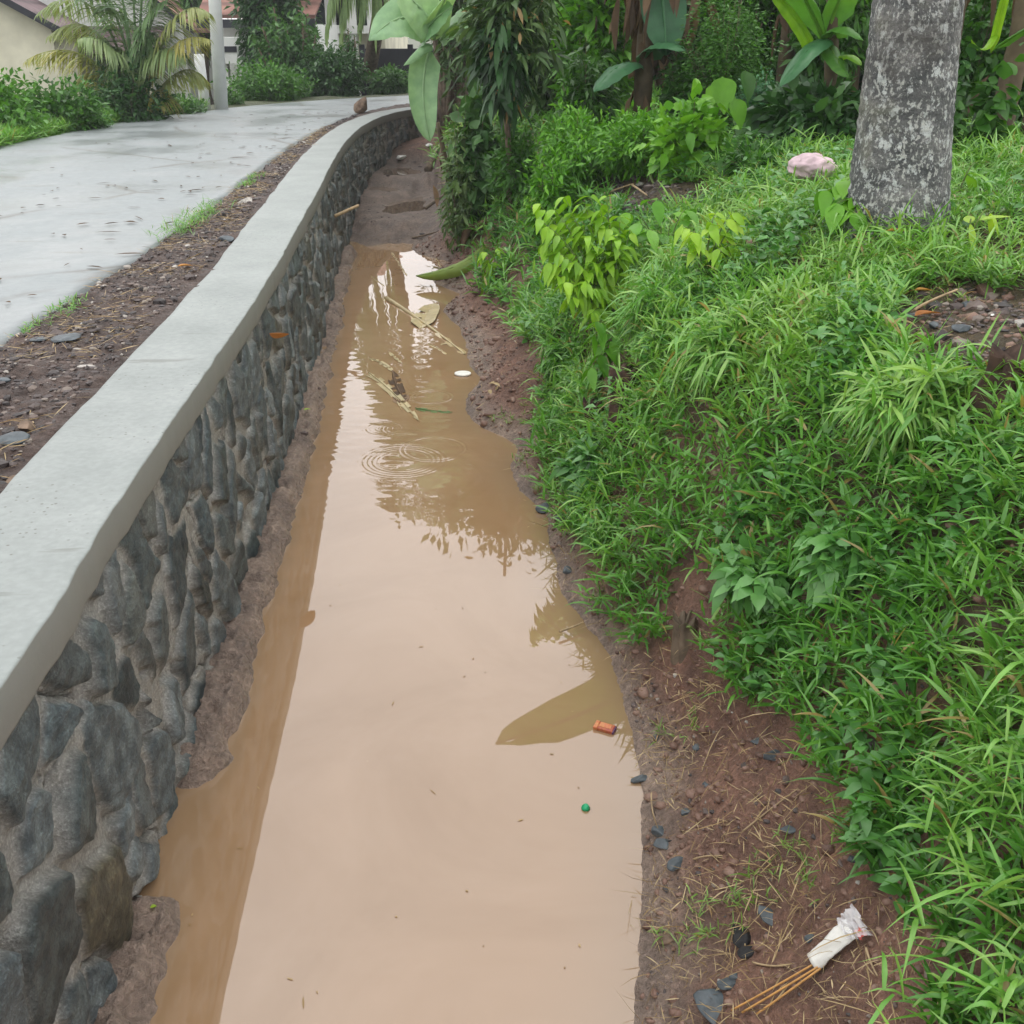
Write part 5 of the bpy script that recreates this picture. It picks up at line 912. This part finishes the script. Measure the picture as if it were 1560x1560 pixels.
for (x, y, s, lb) in [(377, 312, 26, 'white plaster lump on the verge by the road'), (462, 219, 10, 'small white lump on the far verge, left one'), (481, 223, 10, 'small white lump on the far verge, right one'), (612, 244, 18, 'crumpled white scrap in the far ditch bed'), (654, 227, 12, 'white scrap at the foot of the far bank'), (1511, 481, 12, 'white pebble on the burnt patch'), (975, 283, 14, 'pale chip on the dirt mound')]:
    rock('pale_scrap', x, y, s, lb, PG, 'plaster' if 'lump' in lb or 'chip' in lb else 'white', .5, 'litter')
FS = 'stones on the burnt patch'
for (x, y, s, lb) in [(1385, 476, 24, 'grey stone on the burnt patch, upper left'), (1466, 503, 28, 'blue-grey stone on the burnt patch, right one'), (1420, 499, 22, 'dark stone on the burnt patch, middle one'), (1475, 463, 26, 'black charred lump at the back of the burnt patch')]:
    rock('burnt_stone', x, y, s, lb, FS, 'slate', .5)
for i, (x, y, s) in enumerate([(1130, 1428, 34), (1140, 1448, 30), (1122, 1412, 20)]):
    rock('charred_clod', x, y, s, ['black charred clod above the bamboo sticks, largest', 'black charred clod at the lower side of its cluster', 'black charred clod at the top of its cluster'][i], 'charred clods', 'black', .6, 'charcoal')
rock('cloth_bundle', 1230, 316, 64, 'crumpled pale pink cloth bundle on the grass left of the coconut trunk', None, 'pink', .6, 'cloth', sink=-1.1)
# ------------------------------------------------------------------ LEAVES, STICKS, LITTER AS THINGS
def stick(name, label, a, b, r0, r1, mat='bark', group=None, lift=.01, cat='stick', n=12, bow=.01, Pa=None, Pb=None):
    A = hit(*a) if Pa is None else Pa; B = hit(*b) if Pb is None else Pb; A = A + [0, 0, lift]; B = B + [0, 0, lift]
    mb = MB(); m = (A + B) / 2 + rng.normal(0, bow, 3); tube(mb, bez(A, m, B, n), np.linspace(r0, r1, n), 7); return tag(mb.build(name, M[mat], org=A), label, cat, group)
M['twig'] = plain('pale_twig', (.36, .27, .16), .8, .3, 20); M['bamboo'] = plain('bamboo', (.50, .27, .09), .5, .2, 30)
stick('stick', 'dark straight stick leaning on the far bank of the ditch', (648, 320), (690, 292), .022, .016, 'bark'); stick('stick', 'dark reddish twig lying across the far muddy bed', (628, 363), (672, 352), .014, .008, 'bark', lift=.0)
Pa = pt(523, 268, 10.6); Pb = pt(543, 256, 10.5); stick('stick', 'short pale stick poking out of the stone wall', None, None, .016, .014, 'twig', Pa=np.array([-1.72, 10.2, .78]), Pb=np.array([-1.50, 10.35, .86]))
stick('stick', 'short brown stick standing at the water edge', (852, 972), (888, 958), .006, .004, 'twig', lift=.03); stick('stick', 'bent reddish root at the narrow water edge', (845, 775), (842, 810), .018, .01, 'brownstone'); stick('stick', 'yellow-green bent stem lying over the bare soil', (1000, 985), (1050, 985), .006, .005, 'stem', lift=.08); stick('stick', 'yellow-green stem running down right of the bent one', (1050, 985), (1088, 1020), .005, .003, 'stem', lift=.07)
for (a, b, lb) in [((1030, 1110), (1082, 1070), 'thin pale straw in the upper mud'), ((1130, 1275), (1215, 1210), 'long pale straw on the middle of the mud'), ((1055, 1318), (1100, 1312), 'short pale straw pointing to the green tuft'), ((1145, 1475), (1205, 1480), 'pale straw left of the white wrapper'), ((1317, 1455), (1334, 1500), 'straw right below the white wrapper'), ((992, 1215), (998, 1260), 'pale twig at the water edge')]:
    stick('straw_stalk', lb, a, b, .003, .002, 'twig', 'single straws on the mud', lift=.02)
stick('stick', 'pale bent twig over the burnt patch', (1390, 493), (1455, 462), .006, .004, 'twig', lift=.05, bow=.04)
stick('stick', 'yellowish dry stalk lying on the dirt mound', (880, 325), (965, 292), .012, .006, 'twig', lift=.06); stick('stick', 'pale stalk end bent beside the yellowish one', (962, 291), (985, 308), .01, .006, 'twig', lift=.05)
P0 = pt(988, 262, 8.9); mb = MB(); tube(mb, interp_path([P0, pt(1000, 285, 8.8), pt(1025, 294, 8.7), pt(1055, 288, 8.7), pt(1072, 262, 8.8)], n=30), .011, 7); tag(mb.build('vine', M['stem'], org=P0), 'pale green vine looping in front of the yellow-green plant', 'vine')
G3 = 'bamboo sticks'
for (x0_, y0_, x1_, y1_, lb) in [(1112, 1556, 1238, 1487, 'bamboo stick, upper one by the white wrapper'), (1128, 1560, 1243, 1490, 'bamboo stick, middle one by the white wrapper'), (1150, 1562, 1247, 1493, 'bamboo stick, lower one by the white wrapper')]:
    stick('bamboo_stick', lb, (x0_, y0_), (x1_, y1_), .0028, .0028, 'bamboo', G3, lift=.035, bow=.002)
def laid_leaf(name, label, pts, W, mat, rnd=.5, sag=.4, lift=.01, side=None, cat='leaf', z=None, group=None, torn=0, kk=0.):
    P = [hit(*p) if z is None else un(p[0], p[1], z) for p in pts]; P = [p + [0, 0, lift] for p in P]; P[1] = P[1] + [0, 0, abs(sag) * .05]
    mb = MB(); banana_leaf(mb, P[0], P[1] * 2 - (P[0] + P[2]) / 2, P[2], W, side, sag, torn, rnd, 16, kk); return tag(mb.build(name, M[mat], org=P[0]), label, cat, group)
laid_leaf('fallen_banana_leaf', 'yellow-green folded banana leaf drooping from the bank into the water', [(738, 388), (700, 428), (634, 435)], .26, 'banana', .95, 1.0, .10, side=(.15, .8, .6), kk=.25)
laid_leaf('fallen_banana_leaf', 'dark olive curled banana leaf on the red bank', [(742, 352), (718, 378), (706, 405)], .2, 'dry', .3, 1.1, .12, side=(.5, .5, .6))
laid_leaf('brown_leaf', 'curled orange-brown leaf caught on the stone wall', [(0, 0)] * 3, .06, 'orange') if 0 else None
Pw = np.array([-1.31, 5.42, .93]); mb = MB(); leaves(mb, [Pw], [[.35, .7, -.1]], .16, .075, .15, .5, 8, 'lance', -.5, .3); tag(mb.build('dead_leaf', M['orange'], org=Pw), 'curled orange leaf caught on the stone wall below the coping', 'leaf')
def small_leaf(label, px, py, L_, W_, mat, az, rnd=.5, z=None, lift=.015, fold=.4, cat='leaf', el=.05):
    P = (hit(px, py) if z is None else un(px, py, z)) + [0, 0, lift]; mb = MB(); leaves(mb, [P], [[math.cos(az), math.sin(az), el]], L_, W_, .1, .1, 8, 'ovate', fold, rnd); return tag(mb.build('dead_leaf', M[mat], org=P), label, cat)
small_leaf('orange dead leaf lying on the upper grass', 1342, 402, .13, .05, 'orange', .1, .9, lift=.14); small_leaf('orange-brown leaf on the burnt patch', 1392, 494, .14, .055, 'orange', .5, .3, lift=.03); small_leaf('small orange leaf at the back of the burnt patch', 1392, 454, .08, .04, 'orange', .1, 1, lift=.03)
small_leaf('tiny yellow leaf on the mud at the wall foot, lower left', 230, 1388, .02, .015, 'lime', .3, 1, lift=.012); small_leaf('small yellow leaf on the mud halfway along the wall foot', 464, 632, .05, .035, 'lime', .6, .9, lift=.03); small_leaf('orange leaf on the verge near the road', 272, 414, .09, .05, 'orange', .5, .8, lift=.03)
small_leaf('large brown heap of dry leaf at the grass edge', 1222, 1098, .17, .085, 'straw', .15, .5, lift=.09, fold=.7); small_leaf('orange leaf in the weeds above the dry heap', 1192, 835, .035, .025, 'orange', .4, .3, lift=.14)
small_leaf('dark green leaf lying near the charred patch', 1310, 835, .05, .03, 'dark', .2, .7, lift=.2)
M['palefrond'] = leafmat('pale_frond', [(.24, .19, .09), (.40, .33, .18), (.52, .45, .28)], rough=.5, tr=.1)
# palm debris in the water
DG = 'dry frond pieces floating in the ditch'
for (a, c_, b, W_, mt, rn, lb) in [((562, 568), (600, 600), (638, 641), .075, 'palefrond', .7, 'long split dry frond piece floating in the ditch'), ((563, 546), (585, 555), (598, 566), .05, 'palefrond', .9, 'short pale frond piece above the long one'), ((592, 536), (602, 545), (612, 553), .03, 'palefrond', .9, 'small pale strip at the top of the floating debris'),
        ((633, 622), (660, 626), (690, 628), .05, 'olive', 1.0, 'greenish leaf piece floating right of the long frond piece'), ((598, 565), (605, 590), (618, 610), .10, 'dry', .3, 'dark rotting clump in the middle of the floating debris'), ((558, 572), (590, 590), (612, 625), .03, 'palefrond', 1., 'narrow strip beside the long frond piece'), ((600, 606), (612, 612), (622, 600), .06, 'dry', .9, 'grey rotten scrap at the lower end of the clump')]:
    P = [un(*q, .006) for q in (a, c_, b)]; mb = MB(); leaves_path = bez(P[0], P[1] * 2 - (P[0] + P[2]) / 2, P[2], 14); banana_leaf(mb, P[0], P[1] * 2 - (P[0] + P[2]) / 2, P[2], W_, (.9, .3, .1), .15, .3, rn, 14); tag(mb.build('frond_piece', M[mt], org=P[0]), lb, 'debris', DG)
M['sunken'] = leafmat('sunken_leaf', [(.34, .26, .13), (.42, .33, .18), (.50, .42, .26)], rough=.25, tr=0)
for (a, c_, b, W_, lb, rn) in [((588, 455), (645, 492), (708, 540), .5, 'large pale leaf lying just under the muddy water', .5), ((640, 500), (650, 480), (662, 462), .22, 'pale leaf fragment sticking up beside the large sunken one', .9), ((597, 385), (607, 400), (620, 420), .09, 'thin pale frond strip under water at the far end', .6), ((655, 380), (665, 395), (676, 418), .12, 'pale leaf half along the right edge of the far water', .4), ((565, 420), (575, 428), (586, 436), .05, 'short sunken strip near the wall reflection', .6), ((652, 524), (668, 531), (680, 540), .06, 'short pale strip below the large sunken leaf', .7)]:
    P = [un(*q, .002) for q in (a, c_, b)]; mb = MB(); banana_leaf(mb, P[0], P[1] * 2 - (P[0] + P[2]) / 2, P[2], W_, (.9, .5, .0), .02, .15, rn, 14); tag(mb.build('sunken_leaf', M['sunken'], org=P[0]), lb, 'leaf', 'leaves in the muddy water')
for i, (x, y) in enumerate([(745, 590), (755, 600), (748, 606), (762, 594)]):
    small_leaf(['grey dry husk at the water edge, top of its cluster', 'grey dry husk at the water edge, middle of its cluster', 'grey dry husk at the water edge, bottom of its cluster', 'grey dry husk at the water edge, rightmost of its cluster'][i], x, y, .13, .03, 'straw', .7 + i * .5, .7, lift=.02, fold=.7, cat='husk')
# foam lid
def lathe(mb, c, prof, n=28, rx=1, ry=1, T=None):
    th = np.arange(n) * 2 * np.pi / n; prof = np.asarray(prof); V = np.stack([prof[:, 0][:, None] * np.cos(th) * rx, prof[:, 0][:, None] * np.sin(th) * ry, prof[:, 1][:, None] + 0 * th[None]], -1)
    j = np.arange(len(prof) - 1)[:, None] * n; i = np.arange(n)[None]; i2 = (i + 1) % n; V = V.reshape(-1, 3)
    if T is not None: V = V @ np.asarray(T).T
    mb.add(V + np.asarray(c), np.stack([(j + i).ravel(), (j + i2).ravel(), (j + n + i2).ravel(), (j + n + i).ravel()], 1))
p = un(705, 571, 0); mb = MB(); lathe(mb, p, [(0, -.01), (.05, -.008), (.062, .008), (.060, .016), (.05, .013), (.03, .017), (.0, .019)], 28, 1.05, .95); tag(mb.build('foam_lid', M['white'], org=p), 'white round foam lid floating in the brown water', 'lid')
# floating packet
def rbox(mb, c, s, T, bv=.18):
    bm = bmesh.new(); bmesh.ops.create_cube(bm, size=1); bmesh.ops.scale(bm, vec=s, verts=bm.verts); bmesh.ops.bevel(bm, geom=bm.edges[:], offset=min(s) * bv, segments=3, affect='EDGES', profile=.5)
    bmesh.ops.triangulate(bm, faces=bm.faces[:]); V = np.array([v.co[:] for v in bm.verts]) @ np.asarray(T).T + c; F_ = np.array([[v.index for v in f.verts] for f in bm.faces]); bm.free(); mb.add(V, None, F_)
def rot(az, el=0, ro=0):
    ca, sa, ce, se, cr_, sr_ = math.cos(az), math.sin(az), math.cos(el), math.sin(el), math.cos(ro), math.sin(ro)
    return np.array([[ca, -sa, 0], [sa, ca, 0], [0, 0, 1]]) @ np.array([[ce, 0, -se], [0, 1, 0], [se, 0, ce]]) @ np.array([[1, 0, 0], [0, cr_, -sr_], [0, sr_, cr_]])
M['pred'] = plain('packet_red', (.28, .045, .045), .35, .3, 60, bmp=0, col2=(.45, .16, .05)); M['ppur'] = plain('packet_purple', (.10, .04, .10), .35, .3, 60, bmp=0)
M['pgold'] = plain('packet_gold', (.55, .30, .10), .35, .3, 90, bmp=0, col2=(.5, .12, .06))
p = un(922, 1111, .0); root = empty('cigarette_packet', p, 'small crushed red and orange cigarette packet floating near the right bank', 'packet'); T = rot(-.45, 0, .15)
mb = MB(); rbox(mb, p + T @ [.004, 0, .006], (.062, .040, .020), T); mb.build('box', M['pred'], root)
mb = MB(); rbox(mb, p + T @ [-.034, 0, .007], (.016, .041, .021), T); mb.build('lid', M['pgold'], root)
mb = MB(); rbox(mb, p + T @ [.034, -.0, .004], (.012, .0385, .0185), T); mb.build('end_flap', M['ppur'], root)
mb = MB(); rbox(mb, p + T @ [.0, .004, .0165], (.045, .022, .0015), T, .1); mb.build('label_band', M['pgold'], root)
M['gcap'] = plain('green_plastic', (.02, .33, .14), .35, .2, 30, bmp=0); p = un(893, 1232, 0); mb = MB(); T = rot(.3, .5)
a = np.linspace(0, 1, 9); lathe(mb, p, [(0, .014), (.011, .014), (.0135, .011), (.0138, -.004), (.0122, -.004), (.012, .009), (0, .010)], 24, 1, 1, T); tag(mb.build('bottle_cap', M['gcap'], org=p), 'small green plastic bottle cap floating in the pale reflection', 'cap')
# white wrapper with clear torn end
a, b = hit(1248, 1475), hit(1310, 1418); root = empty('plastic_wrapper', a, 'white paper wrapper with clear crumpled end and red patch on the straw', 'wrapper'); dv = b - a; Ln = np.linalg.norm(dv); dv /= Ln; sd_ = nrm(np.cross(dv, [0, 0, 1.])); nn_ = np.cross(sd_, dv)
def sheet(A, B, w0, w1, z0, n=16, m=9, amp=.006, s=3, cup=0.):
    t = np.linspace(0, 1, n)[:, None]; v = np.linspace(-1, 1, m)[None]; wv_ = (w0 * (1 - t) + w1 * t) / 2; C = A + (B - A) * t[..., None]
    V = C + sd_ * (wv_ * v)[..., None] + nn_ * (z0 + fbm(t * s * 2 + 0 * v, v * s + 0 * t, 17, 3) * amp * 2 + cup * (1 - v**2))[..., None]; return V
mb = MB(); Vt = sheet(a, a + dv * Ln * .95, .05, .056, .03, cup=.006); Vb = Vt - nn_ * .004; n, m = 16, 9; g = grid(m, n); k = n * m
idx = np.arange(k).reshape(n, m); rim = np.concatenate([idx[0], idx[1:, -1], idx[-1, ::-1][1:], idx[::-1, 0][1:]]); mb.add(np.concatenate([Vt.reshape(-1, 3), Vb.reshape(-1, 3)]), np.concatenate([g, g[:, ::-1] + k, np.stack([rim[:-1], rim[:-1] + k, rim[1:] + k, rim[1:]], 1)])); mb.build('paper', M['white'], root)
m_, nt_, bs, out = newmat('clear_film'); bs.inputs['Base Color'].default_value = (.85, .85, .88, 1); bs.inputs['Roughness'].default_value = .12; bs.inputs['Alpha'].default_value = .5; bs.inputs['Specular IOR Level'].default_value = .8
mb = MB(); Vt = sheet(a + dv * Ln * .82, a + dv * Ln * 1.22 + sd_ * .01, .06, .095, .04, 20, 14, .02, 4); mb.add(Vt, grid(14, 20)); mb.build('clear_end', m_, root)
M['redp'] = plain('faded_red_print', (.55, .12, .10), .5, .2, 40, bmp=0); mb = MB(); Vt = sheet(a + dv * Ln * .98 + sd_ * .03, a + dv * Ln * 1.14 + sd_ * .035, .028, .022, .034, 8, 6, .01, 3); mb.add(Vt, grid(6, 8)); mb.build('red_patch', M['redp'], root)
# root clump at the far bank
stick('root_clump', 'dark gnarled root sticking out of the far bank foot', (652, 262), (664, 232), .07, .04, 'bark', cat='root', bow=.05)

# ------------------------------------------------------------------ HAZE
mb = MB(); box(mb, (0, 45, 9), (130, 120, 22)); m_ = bpy.data.materials.new('haze'); m_.use_nodes = True; nt_ = m_.node_tree; nt_.nodes.remove(nt_.nodes['Principled BSDF'])
pv = nt_.nodes.new('ShaderNodeVolumePrincipled'); pv.inputs['Color'].default_value = (.93, .97, 1, 1); pv.inputs['Density'].default_value = .0013; nt_.links.new(pv.outputs[0], nt_.nodes['Material Output'].inputs['Volume'])
tag(mb.build('haze', m_, smooth=False), kind='stuff')
